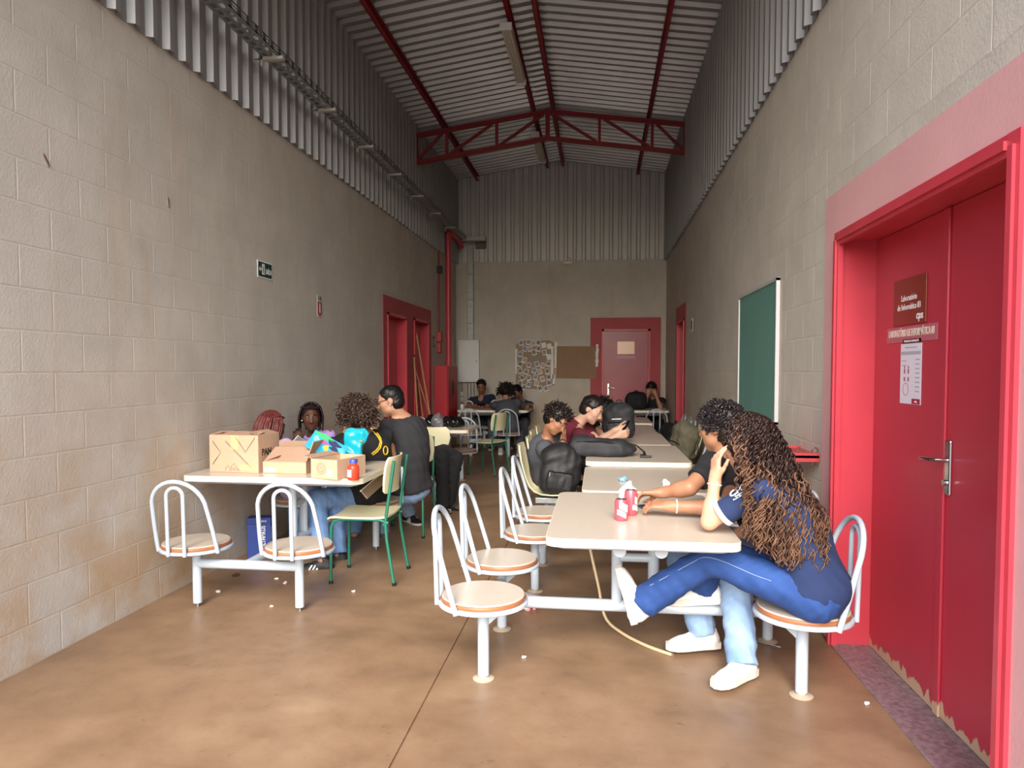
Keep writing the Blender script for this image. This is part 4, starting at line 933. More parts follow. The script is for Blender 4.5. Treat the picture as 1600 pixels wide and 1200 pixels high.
def hair(par, head, hb, s, P):
    kind = P['hair']; m = P['hairm']; r = random.Random(P.get('seed', 3)); W = lambda x, y, z: head+hb@(V((x, y, z))*s); vox = P.get('vox', .009)
    def scalp(az, po):     # az 0 = right, 90 = front ; po from the crown
        return V((math.sin(po)*math.cos(az)*.079, -.016+math.sin(po)*math.sin(az)*.099, .038+math.cos(po)*.086))
    if kind == 'short':
        o = link('hair', cap_field(head, hb, s, min(vox, .008), P.get('grow', .012), P.get('line', .03), -.07).mesh('hair', m, wr=.0025, wf=120, seed=3), par); mb = MB()
        for i in range(P.get('n', 160)):
            az, po = r.uniform(0, 2*math.pi), math.acos(r.uniform(-.35, 1)); q = scalp(az, po)
            if q.y*.86-q.z*.51 > .014 or (abs(q.x) > .05 and q.z < .02): continue
            nr = V((q.x, q.y+.016, q.z-.038)).normalized(); a = q+nr*.006; b = a+nr*.01+V((r.uniform(-.015, .015), .012, r.uniform(-.015, .01))); mb.tube([W(*a), W(*b)], [.0045*s, .002*s], 4)
        if mb.v: tag(mb.build('hair_tufts', m, o), kind='stuff')
    elif kind in ('curls', 'twists', 'afro'):
        g = {'curls': .016, 'twists': .02, 'afro': .045}[kind]; g = P.get('grow', g)
        o = link('hair', cap_field(head, hb, s, min(vox, .008), g*.8, nape=-.09 if kind != 'afro' else -.11, ear=kind != 'afro').mesh('hair', m, wr=.004, wf=150, seed=2), par); mb = MB()
        for i in range(P.get('n', 420)):
            az, po = r.uniform(0, 2*math.pi), math.acos(r.uniform(-.5, 1)); q = scalp(az, po)
            if q.y*.86-q.z*.51 > .02 or (kind != 'afro' and abs(q.x) > .055 and q.z < .01 and q.y > -.045): continue
            nr = V((q.x, q.y+.016, q.z-.038)).normalized(); b = q+nr*(g*.75); L_ = P.get('len', .035)*r.uniform(.7, 1.3)
            tg = (V((0, .35, -1))-nr*nr.dot(V((0, .35, -1)))).normalized() if kind == 'twists' else V((r.uniform(-1, 1), r.uniform(-1, 1), r.uniform(-1, 1)-P.get('droop', 0)))
            c2 = b+nr*.012+tg*L_*.5; e = b+nr*(.004 if kind == 'twists' else .014)+tg*L_+V((r.uniform(-.01, .01), r.uniform(-.01, .01), r.uniform(-.01, .01)))
            mb.tube(helix([W(*b), W(*c2), W(*e)], (.007 if kind == 'afro' else .004)*s, .03 if kind == 'afro' else .018, r.uniform(0, 6), 15), .0042*s if kind == 'twists' else .0036*s, 4)
        if P.get('tuft'):
            for i in range(90):
                b = V((r.gauss(0, .02), -.02+r.gauss(0, .02), .12)); e = b+V((r.gauss(0, .035), r.gauss(0, .03), r.uniform(.01, .06))); mb.tube(helix([W(*b), W(*((b+e)*.5+V((r.gauss(0, .012), 0, .01)))), W(*e)], .006, .018, r.uniform(0, 6), 9), .0034, 4)
        tag(mb.build('curl_strands', P.get('hairm2', m), o), kind='stuff')
    elif kind == 'braids':
        o = link('hair', cap_field(head, hb, s, min(vox, .008), .01, P.get('line', .03)).mesh('hair', m, wr=.002, wf=90), par); mb = MB()
        for i in range(P.get('n', 46)):
            az = 2*math.pi*i/P.get('n', 46)+r.uniform(-.05, .05); po = r.uniform(.35, 1.0); q0 = scalp(az, po*.35); q1 = scalp(az, 1.35)
            front = math.sin(az)
            if front > .35:
                azb = math.copysign(1, math.cos(az))*.35; azb = azb if math.cos(az) > 0 else math.pi+.35; q0 = scalp(az, 1.0); q1 = scalp(-.5 if math.cos(az) > 0 else math.pi+.5, 1.2)
            n0 = V((q0.x, q0.y, q0.z-.03)).normalized(); n1 = V((q1.x, q1.y+.016, q1.z-.038)).normalized(); L_ = P.get('len', .14)*r.uniform(.75, 1.2)
            a, b = q0+n0*.014, q1+n1*.02; md = (a+b)*.5; md = md+V((md.x, md.y+.01, md.z-.03)).normalized()*.03; e = b+V((n1.x*.01, n1.y*.01-.01, -L_))+P.get('sweep', V((0, 0, 0)))
            pts = helix([W(*a), W(*md), W(*b)], .002, .02, i, 10)+[W(*(b+(e-b)*t+n1*.012*math.sin(t*3))) for t in (.2, .4, .6, .8, 1)]
            mb.tube(pts, [.0075*s*(1-.3*j/len(pts)) * (1+.18*math.cos(j*2.2)) for j in range(len(pts))], 6)
        tag(mb.build('braid_strands', P.get('hairm2', m), o, 60), kind='stuff')
    elif kind == 'long':
        P['longhair'](par, head, hb, s, m, W, scalp, r)
# ------------------------------------------------------------------ the students
denim = lambda n, a, b: mat(n, a, .85, col2=b, vscale=5, bump=.25, bscale=260)
cloth = lambda n, a: mat(n, a, .9, var=.12, vscale=7, bump=.2, bscale=300)
NAVY = cloth('navy_tee', '21325a'); NAVYD = cloth('navy_school_tee', '1d2742'); BLK = cloth('black_tee', '1c1c20'); CHAR = cloth('charcoal_tee', '2b2b2f'); GREY = cloth('grey_tee', '4d5057'); MAROON = cloth('maroon_tee', '6b1f30'); LILAC = cloth('lilac_vest', 'b596d6')
JBLUE = denim('blue_jeans', '2c4f8f', '20407c'); JLIGHT = denim('light_jeans', '9fb9d6', '6f92be'); JMID = denim('mid_jeans', '7ea0cf', '5a7fb5'); PBLK = cloth('black_trousers', '17171a'); PGREY = cloth('grey_trousers', '5c5f68')
HB = hair_mat('16120f'); HK = hair_mat('0e0c0c'); HBR = hair_mat('2b1a14', '1a100c'); HRED = hair_mat('5a2a26', '37181a'); HCUR = hair_mat('3b2a22', '241812')
BROW = hair_mat('16120f')

def long_curls(par, head, hb, s, m, W, scalp, r):
    """mass of hair down the back; curls laid over its outer side, some over the shoulder"""
    off = V(par.location); F = cap_field(head, hb, s, .008, .016, .04, -.12, ear=False)
    back = [p-off for p in (at(1186, 715, 3.12), at(1215, 765, 3.07), at(1240, 810, 3.04), at(1256, 842, 3.02))]
    F.ell(head+hb@V((0, -.045, -.02)), (.08, .08, .09), hb, .05)
    for a, b, ra, rb in zip(back[:-1], back[1:], (.075, .082, .078), (.082, .078, .04)): F.cone(a, b, ra, rb, .06)
    o = link('hair', F.mesh('hair', m, wr=.006, wf=95), par); mb = MB()
    tip = mat('hair_tip_brown', '76543d', .5, col2='452c1f', vscale=14)
    for i in range(620):
        az, po = r.uniform(0, 2*math.pi), math.acos(r.uniform(-.25, 1)); q = scalp(az, po)
        if q.y*.8-q.z*.6 > .04: continue
        nr = V((q.x, q.y+.016, q.z-.038)).normalized(); a = q+nr*.008; near = r.random() < .72
        u = r.uniform(0, 1); dep = r.uniform(-.13, -.05) if near else r.uniform(-.04, .1)
        e = at(1160+u*138, 800+u*48+r.uniform(-35, 38)+28*math.sin(u*3), 3.04+dep)-off
        mid = at(1168+u*82, 712+u*28+r.uniform(-15, 15), 3.10+dep*1.05)-off; b = W(*(a+nr*.035)); mi = 1 if r.random() < .75 else 0
        n = 56; hx = helix([W(*a), b, mid, (mid+e)*.5+V((.01, -.01, .01)), e], r.uniform(.007, .013), r.uniform(.05, .075), r.uniform(0, 6), n); rr = [.0048*(1-.4*j/n) for j in range(n)]; c_ = int(r.uniform(24, 44)) if mi else 50; mb.tube(hx[:c_+1], rr[:c_+1], 5, mi=0); mb.tube(hx[c_:], rr[c_:], 5, mi=1)
    for i in range(80):      # curls falling in front of the shoulder
        e = at(1150+r.uniform(0, 28), 748+r.uniform(-25, 22), 3.0+r.uniform(-.06, .1))-off; a = W(*(scalp(r.uniform(2.2, 3.6), r.uniform(.5, 1.5))*1.06)); mid = (a+e)*.5+V((r.uniform(0, .03), -.03, .02))
        mb.tube(helix([a, mid, e], r.uniform(.006, .012), .05, r.uniform(0, 6), 30), .004, 5, mi=i % 2)
    tag(mb.build('curl_strands', [m, tip], o, 80), kind='stuff')
# girl with long curls, near right seat
P15 = dict(s=.97, vox=.0068, pel=(.905, 3.06, .485), neck=at(1188, 742, 3.12), head=at(1166, 694, 3.14), face=(-.8, .5, -.3), chest=(-1, .12, -.2), bend=.07, shw=.155,
    shL=at(1186, 766, 2.99), shR=at(1170, 758, 3.26), elL=at(1108, 815, 3.06), wrL=at(1117, 752, 3.08), hdL=(.04, .0, 1), hnL=(1, .25, 0), hsL=(.25, -1, 0), cuL=(.25, .3, .38, .45), thL=.25,
    elR=at(1190, 818, 3.3), wrR=at(1136, 842, 3.22), hnR=(0, 0, -1),
    knL=at(1112, 872, 3.16), knR=at(1106, 858, 3.30), anL=at(1006, 940, 3.27), anR=at(1098, 914, 3.42), toeL=(-.28, .12, .95), toeR=(-.95, .1, -.1), fupL=(.95, 0, .28), shoe='white',
    sleeve=.74, skin='d6a184', lip='a8574e', brow=BROW, shirt=NAVY, pants=JBLUE, cuff=True, fit=.01, hem=.1, legw=.98, flare=1.25, wide=.95, hair='long', hairm=hair_mat('2a1813', '1c0f0b'), longhair=long_curls, neckr=.044, arm=.88, hsz=.98, cuffup=.0)
person('person in navy T-shirt and blue jeans, one foot up on the nearest table frame', P15)
# boy beside her
P14 = dict(s=.98, vox=.0072, pel=(.90, 3.75, .475), neck=at(1133, 712, 3.72), head=at(1124, 668, 3.72), face=(-.82, .55, -.12), chest=(-.93, .3, -.2), bend=.08, shw=.165,
    shL=at(1112, 728, 3.56), elL=at(1077, 762, 3.46), wrL=at(1036, 770, 3.52), hdL=(-.9, .2, -.08), hnL=(0, -.3, -1), hsL=(0, 1, 0), cuL=.45,
    shR=at(1152, 735, 3.86), elR=at(1136, 795, 3.36), wrR=at(1052, 791, 3.36), hdR=(-1, .25, .05), hnR=(0, .35, -1), hsR=(-.1, 1, 0), cuR=.42,
    knL=at(1066, 872, 3.62), anL=at(1098, 985, 3.57), toeL=(-.95, -.25, 0), knR=at(1146, 888, 3.42), anR=at(1159, 1030, 3.25), toeR=(-.72, -.65, 0), shoe='white',
    skin='a9785a', lip='7d4a40', brow=BROW, shirt=BLK, pants=JLIGHT, fit=.01, hem=.1, legw=1.08, hair='twists', hairm=HK, hairm2=hair_mat('201a1c'), n=620, len=.034, sleeve=.62, cuffup=-.02)
person('person in black T-shirt and pale jeans resting both forearms on the nearest table', P14)
# left table
P4 = dict(s=.98, vox=.0085, pel=(-1.77, 5.26, .47), neck=at(572, 680, 5.14), head=at(556, 650, 5.08), face=(-.75, .65, -.1), chest=(-.75, .55, 0), bend=.07, shw=.175,
    elL=at(560, 735, 4.95), wrL=at(522, 728, 5.02), elR=at(592, 735, 5.5), wrR=at(545, 705, 5.5), knL=at(494, 782, 4.92), anL=at(503, 876, 4.78), toeL=(-.97, -.2, 0), knR=at(520, 790, 5.08), anR=at(527, 868, 5.02), toeR=(-.9, -.3, 0), shoe='black',
    skin='9a6a50', brow=BROW, shirt=BLK, pants=JMID, fit=.015, hem=.09, legw=1.15, hair='afro', hairm=HCUR, hairm2=hair_mat('4a382f', '2b1f1a'), n=1000, len=.055, grow=.034, sleeve=.6, droop=.75, tuft=True)
par4 = person('person in black jersey with yellow piping and jeans, back turned, at the box table', P4)
P5 = dict(s=1.02, vox=.0085, pel=at(640, 765, 5.72), neck=at(632, 652, 5.62), head=at(610, 626, 5.55), face=(-.95, -.12, -.28), chest=(-.72, .6, 0), bend=.09, shw=.165, shR=at(653, 664, 5.78),
    elL=at(611, 712, 5.45), wrL=at(588, 694, 5.68), elR=at(632, 705, 6.0), wrR=at(592, 672, 5.95), knL=at(592, 778, 5.95), anL=at(598, 838, 5.92), knR=at(626, 770, 6.15), anR=at(640, 803, 6.35), shoe='black', toeL=(-.8, .3, 0), toeR=(.5, -.5, 0),
    skin='b98a6e', lip='8f5a50', brow=BROW, shirt=CHAR, pants=JLIGHT, fit=.012, hem=-.02, hair='short', hairm=HK, glasses=True, sleeve=.6, grow=.007, n=0, line=.024)
par5 = person('person in charcoal T-shirt and glasses leaning left beside the box table', P5)
P6 = dict(s=.98, vox=.0095, pel=(-1.70, 7.30, .47), neck=at(628, 690, 7.35), head=at(612, 676, 7.3), face=(-.6, -.6, -.6), chest=(.2, -.97, 0), bend=.12, shw=.16,
    elL=at(640, 705, 7.0), wrL=at(615, 705, 6.95), elR=at(620, 712, 7.0), wrR=at(605, 705, 7.0), knL=at(712, 716, 6.98), anL=at(700, 790, 6.98), knR=at(690, 714, 6.9), anR=at(692, 796, 6.82), toeL=(.8, -.5, 0), toeR=(.75, -.6, 0), shoe='black',
    skin='9a6a50', brow=BROW, shirt=BLK, pants=PBLK, legw=1.05, hair='short', hairm=HK)
person('person in black trousers and sneakers, mostly hidden behind the person in charcoal', P6)
P3 = dict(s=.95, vox=.0095, pel=(-2.12, 6.12, .46), neck=at(545, 677, 6.08), head=at(546, 646, 6.05), face=(.75, -.5, -.1), chest=(.7, -.6, 0), bend=.04,
    elL=at(572, 690, 6.05), wrL=at(571, 645, 5.95), hdL=(.05, 0, 1), hnL=(0, -1, 0), cuL=.25, elR=at(527, 710, 6.0), wrR=at(548, 712, 5.8), knL=at(560, 770, 5.9), anL=at(553, 838, 5.75), knR=at(540, 775, 5.85), anR=at(538, 842, 5.7), shoe='canvas', toeL=(.4, -.9, 0), toeR=(.5, -.85, 0),
    skin='b07d62', brow=BROW, shirt=BLK, pants=JMID, hair='short', hairm=HBR, glasses=True, sleeve=-1)
person('person in sleeveless black top, hand raised, half hidden behind the yellow-piped jersey', P3)
P2 = dict(s=.93, vox=.0085, pel=(-2.42, 6.08, .46), neck=at(489, 681, 5.92), head=at(486, 652, 5.84), face=(.42, -.9, -.08), chest=(.3, -.95, 0), bend=.03, shw=.15,
    elR=at(455, 722, 5.78), wrR=at(464, 694, 5.72), hdR=(.05, 0, 1), hnR=(.3, -1, 0), hsR=(1, .2, 0), cuR=(.3, .35, .4, .5), elL=at(515, 720, 5.85), wrL=at(492, 722, 5.65), knR=at(462, 775, 5.62), anR=at(462, 850, 5.6), knL=at(500, 775, 5.65), anL=at(500, 848, 5.62), shoe='canvas',
    skin='5a3829', lip='5e302b', brow=BROW, shirt=LILAC, pants=JMID, sleeve=-1, hair='braids', hairm=hair_mat('1d1414'), hairm2=hair_mat('2e2020', '191111'), n=44, len=.17, line=.022, arm=.85, neckr=.043)
par2 = person('person in lilac sleeveless top raising a hand and facing the camera', P2)
P1 = dict(s=.93, vox=.0085, pel=(-2.37, 5.36, .47), neck=at(427, 692, 5.22), head=at(426, 668, 5.16), face=(.5, .82, -.2), chest=(.5, .8, 0), bend=.06, shw=.15,
    elL=at(420, 738, 5.35), wrL=at(450, 725, 5.45), elR=at(440, 740, 5.05), wrR=at(462, 728, 5.15), knL=at(470, 770, 5.62), anL=at(470, 850, 5.6), knR=at(480, 785, 5.3), anR=at(476, 870, 5.25), shoe='canvas',
    skin='6b4635', lip='5e302b', brow=BROW, shirt=cloth('lilac_tee', 'c3b3d6'), pants=JMID, hair='braids', hairm=HRED, hairm2=hair_mat('7a3832', '4a2020'), n=66, len=.15, line=.02, arm=.85)
person('person in pale lilac top, back turned, just behind the big cardboard box', P1)
# back left table
def seated(px, Y, pelx, pely): return None
P7 = dict(s=1.02, vox=.0105, rf=.0105, pel=(-2.05, 12.72, .47), neck=at(752, 620, 12.62), head=at(752, 604, 12.55), face=(.05, -.95, -.3), chest=(0, -1, 0), bend=.04, shw=.185,
    elR=at(731, 636, 12.4), wrR=at(744, 634, 12.2), hdR=(.8, -.2, .1), elL=at(776, 637, 12.4), wrL=at(760, 634, 12.2), hdL=(-.8, -.2, .1), knL=(-1.88, 12.28, .5), anL=(-1.88, 12.3, .09), knR=(-2.16, 12.28, .5), anR=(-2.16, 12.3, .09),
    skin='96684f', brow=BROW, shirt=NAVYD, pants=PGREY, collar=True, cuff=True, glasses=True, hair='short', hairm=HK, fit=.015)
person('person in glasses and navy shirt with white V collar holding a phone', P7)
P9 = dict(s=.98, vox=.0105, rf=.0105, pel=(-1.42, 12.72, .47), neck=at(815, 626, 12.55), head=at(808, 612, 12.42), face=(-.45, -.75, -.5), chest=(-.2, -1, 0), bend=.08, shw=.17,
    elR=at(800, 640, 12.3), wrR=at(812, 638, 12.15), elL=at(830, 640, 12.35), wrL=at(818, 638, 12.1), knL=(-1.3, 12.25, .5), anL=(-1.3, 12.3, .09), knR=(-1.55, 12.28, .5), anR=(-1.55, 12.3, .09),
    skin='96684f', brow=BROW, shirt=NAVYD, pants=PGREY, collar=True, cuff=True, hair='short', hairm=HK)
person('person in navy shirt looking down, partly hidden behind the grey T-shirt', P9)
P8 = dict(s=1.0, vox=.0105, rf=.0105, pel=(-1.45, 11.27, .47), neck=at(791, 627, 11.42), head=at(791, 612, 11.5), face=(.1, .85, -.5), chest=(0, 1, 0), bend=.08, shw=.185, fit=.02,
    elL=at(768, 634, 11.62), wrL=at(782, 636, 11.85), elR=at(823, 636, 11.6), wrR=at(826, 632, 11.9), knL=(-1.6, 11.68, .5), anL=(-1.62, 11.6, .09), knR=(-1.3, 11.7, .48), anR=at(811, 703, 11.35), toeR=(.1, -1, 0), shoe='canvas',
    skin='a87a60', brow=BROW, shirt=GREY, pants=PGREY, hair='afro', hairm=HK, hairm2=hair_mat('1d1715'), n=520, len=.055, grow=.038, droop=1.0)
person('person in grey T-shirt, back turned, on a hoop-backed seat at the back table', P8)
P13 = dict(s=.98, vox=.0105, rf=.0105, pel=(.90, 12.72, .46), neck=at(1021, 620, 12.62), head=at(1018, 608, 12.5), face=(-.35, -.75, -.6), chest=(-.3, -.95, 0), bend=.07,
    elR=at(1006, 636, 12.3), wrR=at(1012, 618, 12.35), hdR=(.1, 0, 1), hnR=(.2, 1, 0), hsR=(1, 0, 0), elL=at(1032, 637, 12.35), wrL=at(1025, 618, 12.38), hdL=(-.3, 0, 1), hnL=(-.2, 1, 0), hsL=(-1, 0, 0), cuR=.7, cuL=.7, knL=(1.05, 12.3, .5), anL=(1.05, 12.3, .09), knR=(.8, 12.3, .5), anR=(.8, 12.3, .09),
    skin='a87a60', brow=BROW, shirt=BLK, pants=PBLK, hair='short', hairm=HK, grow=.02)
person('person in black covering the face with both hands by the back door', P13)
# right row
P10 = dict(s=.98, vox=.0082, pel=(-.42, 6.26, .47), neck=at(853, 686, 6.12), head=at(869, 656, 6.02), face=(.72, -.3, -.62), up=(.5, 0, .85), chest=(.85, -.3, -.2), bend=.10, shw=.16,
    shR=at(850, 700, 5.98), elR=at(868, 745, 5.98), wrR=at(900, 745, 5.98), elL=at(886, 712, 6.25), wrL=at(880, 688, 6.05), hdL=(.05, -.1, 1), hnL=(-.8, -.4, 0), hsL=(-.3, -1, 0), cuL=(.85, .9, .95, 1.0), knL=(-.02, 6.3, .5), anL=(-.05, 6.3, .09), knR=(-.03, 6.12, .5), anR=(-.08, 6.1, .09),
    skin='a8765a', lip='7d4a40', brow=BROW, shirt=GREY, pants=PBLK, hair='curls', hairm=HK, hairm2=hair_mat('221a18'), n=520, len=.022, sleeve=.6)
person('person in grey T-shirt bowing the head onto a fist beside the black backpacks', P10)
P11 = dict(s=1.06, vox=.0085, wide=1.1, pel=(-.43, 6.93, .47), neck=at(902, 660, 6.86), head=at(925, 640, 6.80), face=(.82, -.3, -.48), up=(.3, 0, .9), chest=(.9, -.3, -.2), bend=.12, shw=.19, fit=.02,
    shR=at(906, 680, 6.62), elR=at(936, 697, 6.48), wrR=at(962, 682, 6.58), hdR=(.9, .1, .25), hnR=(0, .9, .3), hsR=(.1, 0, 1), cuR=.6, elL=at(935, 690, 6.95), wrL=at(962, 672, 6.85), hdL=(.8, -.3, .1), hnL=(0, -1, .2), hsL=(0, 0, 1), cuL=.6, knL=(0, 7.05, .5), anL=(-.05, 7.0, .09), knR=(0, 6.8, .5), anR=(-.05, 6.8, .09),
    skin='cfa48e', lip='9a5e55', brow=BROW, shirt=MAROON, pants=PBLK, hair='short', hairm=hair_mat('1c1614'), grow=.012, n=40, line=.024)
par11 = person('person in maroon T-shirt leaning on the table and looking at a phone', P11)
P12 = dict(s=1.0, vox=.0095, pel=(-.42, 7.52, .47), neck=at(925, 653, 7.5), head=at(942, 643, 7.42), face=(.85, -.25, -.5), up=(.3, 0, .9), chest=(.9, -.1, -.2), bend=.1,
    elR=at(940, 678, 7.3), wrR=at(962, 674, 7.3), elL=at(935, 676, 7.7), wrL=at(960, 672, 7.6), knL=(0, 7.6, .5), anL=(-.05, 7.6, .09), knR=(0, 7.42, .5), anR=(-.05, 7.4, .09),
    skin='b98a70', brow=BROW, shirt=BLK, pants=PBLK, hair='curls', hairm=HK, grow=.022, n=260, len=.02)
person('person in black bent over just behind the person in maroon', P12)
# ------------------------------------------------------------------ belongings
from mathutils.bvhtree import BVHTree
def on_cloth(par, name, px, py, lift=.003):
    """point on a garment, in the garment's own space"""
    o = next(c for c in par.children if c.name.split('.')[0] == name); off = V(par.location)
    if o.name not in on_cloth.c: on_cloth.c[o.name] = BVHTree.FromPolygons([v.co.copy() for v in o.data.vertices], [tuple(f.vertices) for f in o.data.polygons])
    h = on_cloth.c[o.name].ray_cast(V((0, 0, EYE))-off, ray(px, py).normalized())
    return (h[0]+h[1]*lift, h[1]) if h[0] else (None, None)
on_cloth.c = {}
def smooth_path(c, n=26):
    out = []; m_ = len(c)-1
    for i in range(n):
        t_ = i/(n-1)*m_; k = min(int(t_), m_-1); f = t_-k; p0, p1, p2, p3 = c[max(k-1, 0)], c[k], c[k+1], c[min(k+2, m_)]
        out.append(.5*((2*p1)+(p2-p0)*f+(2*p0-5*p1+4*p2-p3)*f*f+(3*p1-p0-3*p2+p3)*f**3))
    return out
YEL = mat('jersey_yellow', 'd8b52a', .7)
for ins in (0, 3.2):
    pts = [on_cloth(par4, 'shirt', x-ins*.6, y+(ins*.5 if y < 690 else -ins*.6))[0] for x, y in ((566, 667), (574, 668), (582, 671), (589, 677), (594, 684), (596, 692), (594, 700), (589, 706), (582, 711))]
    pts = [p for p in pts if p is not None]
    if len(pts) > 2: MB().tube(pts, .006, 6).build('jersey_piping', YEL, par4, 60)
pts = [on_cloth(par4, 'shirt', 602+3.4*math.cos(a), 704+6.5*math.sin(a))[0] for a in [i*math.pi/8 for i in range(17)]]; pts = [p for p in pts if p is not None]
if len(pts) > 4: MB().tube(pts, .005, 5, cap=False).build('jersey_number', YEL, par4, 60)
girl = P15['_'][0]
p, nr = on_cloth(girl, 'shirt', 1153, 768)
if p is not None:
    vx = (V((.0, 0, 0))+cR*1.0+V((0, 0, -.18))); z = nr; x = (vx-z*vx.dot(z)).normalized(); y = z.cross(x); M = Matrix((x, y, z)).transposed().to_4x4(); M.translation = p+nr*.002
    text('sleeve_logo', 'CPS', .046, WHITE, M, girl, depth=.001, bold=.0012)
    text('sleeve_motto', 'Centro\nPaula Souza', .012, WHITE, M @ Matrix.Translation((-.0, -.03, -.001)), girl, depth=.001)
pts = [on_cloth(girl, 'trousers', x, y, .0012)[0] for x, y in ((1016, 915), (1040, 902), (1062, 890), (1082, 879), (1099, 871), (1116, 873), (1134, 879), (1155, 888), (1180, 899), (1205, 908))]
pts = [p for p in pts if p is not None]
if len(pts) > 3: MB().tube(smooth_path(pts, 30), .0016, 4).build('side_seam', mat('seam_thread', '8aa0c0', .8), girl)
# bracelets and nail
def ring(par, c, d, r, tr, m, nm):
    d = V(d).normalized(); x = d.orthogonal().normalized(); y = d.cross(x); MB().tube([V(c)+x*math.cos(a)*r+y*math.sin(a)*r for a in [i*math.pi/10 for i in range(21)]], tr, 6, cap=False).build(nm, m, par, 60)
w_, e_ = P15['_'][10]['L'], P15['_'][9]['L']; ring(girl, w_+(e_-w_)*.08, e_-w_, .0285, .003, PAPER, 'bracelet')
boy = P14['_'][0]; w_, e_ = P14['_'][10]['R'], P14['_'][9]['R']; ring(boy, w_+(e_-w_)*.06, e_-w_, .0305, .003, PAPER, 'bracelet')
hd, hb_ = P5['_'][1], P5['_'][2]; MB().ball(hd+hb_@V((-.088, -.004, -.03)), .0055, 8, 6).build('earring', WHITE, par5)
hd, hb_ = P2['_'][1], P2['_'][2]; MB().ball(hd+hb_@(V((.082, -.004, -.03))*.93), .006, 8, 6).build('earring', WHITE, par2)

def backpack(label, loc, rz, w, d, h, m, tilt=0, roll=0, pocket=True, strap=True, logo=False, cat='backpack', name='backpack', vox=.009):
    t = thing(name, label, cat, loc, rz); t.rotation_euler = (tilt, roll, rz); I = Matrix.Identity(3)
    F = Field(vox); F.rbox((0, 0, h*.42), (w/2, d/2*.85, h*.42), I, min(w, d)*.3, .05); F.ell((0, 0, h*.68), (w*.46, d*.44, h*.32), I, .08); F.ell((0, -d*.12, h*.3), (w*.5, d*.5, h*.3), I, .06)
    b = link('bag_body', F.mesh('bag_body', m, wr=.006, wf=30, seed=int(h*1000)), t)
    if pocket:
        F = Field(vox); F.rbox((0, -d*.48, h*.27), (w*.36, d*.13, h*.2), I, .03, .04); link('front_pocket', F.mesh('front_pocket', m, wr=.004, wf=40), t)
        z = MB(); z.tube([(-w*.3, -d*.61, h*.43), (0, -d*.64, h*.455), (w*.3, -d*.61, h*.43)], .005, 5); z.build('zip', BLACKP, t); MB().box((-w*.31, -d*.64, h*.35), (-w*.29, -d*.625, h*.43)).build('zip_pull', CHROME, t)
    MB().tube([(-.03, d*.3, h*.96), (-.025, d*.32, h*1.03), (0, d*.33, h*1.06), (.025, d*.32, h*1.03), (.03, d*.3, h*.96)], .008, 6).build('handle', m, t, 60)
    if strap:
        for s in (-1, 1): MB().tube([(s*.05, d*.35, h*.94), (s*.09, d*.58, h*.8), (s*.11, d*.66, h*.5), (s*w*.42, d*.5, h*.15), (s*w*.45, d*.3, h*.06)], .02, 6, flat=.35).build('shoulder_strap', m, t, 60)
    if logo: MB().bevbox((-.05, -d*.56, h*.52), (.05, -d*.515, h*.55), .004).build('badge', WHITE, t)
    return t
BAG1 = mat('bag_black', '1d1d20', .6, bump=.2, bscale=90); BAG2 = mat('bag_charcoal', '2c2d31', .7, bump=.2, bscale=90); BAG3 = mat('bag_olive', '7c7561', .8, col2='5c5645', vscale=9); BAG4 = mat('bag_jet', '0e0e10', .75)
backpack('bulky black backpack standing on the cream shell seat beside the table', (-.33, 5.64, .43), math.radians(8), .30, .22, .40, BAG1, roll=.12, logo=False)
t = thing('duffel_bag', 'soft black bag lying flat across the table in front of the maroon shirt', 'bag', (.03, 5.72, .721), math.radians(-4)); F = Field(.009); I = Matrix.Identity(3)
F.rbox((-.02, 0, .07), (.21, .12, .07), I, .05, .05); F.ell((-.17, 0, .09), (.09, .12, .085), I, .05); F.ell((.17, .02, .055), (.11, .1, .05), I, .05); link('bag_body', F.mesh('bag_body', BAG2, wr=.006, wf=26, seed=4), t)
MB().tube([(.2, .06, .1), (.27, .08, .08), (.33, .05, .035), (.34, 0, .012), (.31, -.05, .01)], .016, 6, flat=.4).build('shoulder_strap', BAG4, t, 60); MB().bevbox((.30, -.075, .003), (.39, -.045, .018), .004).build('buckle', BLACKP, t); MB().tube([(-.2, -.115, .12), (0, -.123, .13), (.16, -.105, .1)], .005, 5).build('zip', BLACKP, t)
backpack('upright charcoal backpack with small white badge on the far table', at(968, 683, 7.28), math.radians(-12), .30, .2, .36, BAG2, roll=-.06, logo=True)
backpack('olive backpack slumped on the right-hand shell seat against the wall', (.93, 8.10, .425), math.radians(-60), .3, .2, .42, BAG3, roll=.2, vox=.01)
backpack('jet black bag on the right-hand seat just beyond the olive backpack', (.90, 9.0, .41), math.radians(-70), .32, .22, .34, BAG4, pocket=False, vox=.012)
backpack('black backpack on the back corner table beside the person in black', (.63, 12.15, .741), 0, .34, .2, .3, BAG4, pocket=False, vox=.012)
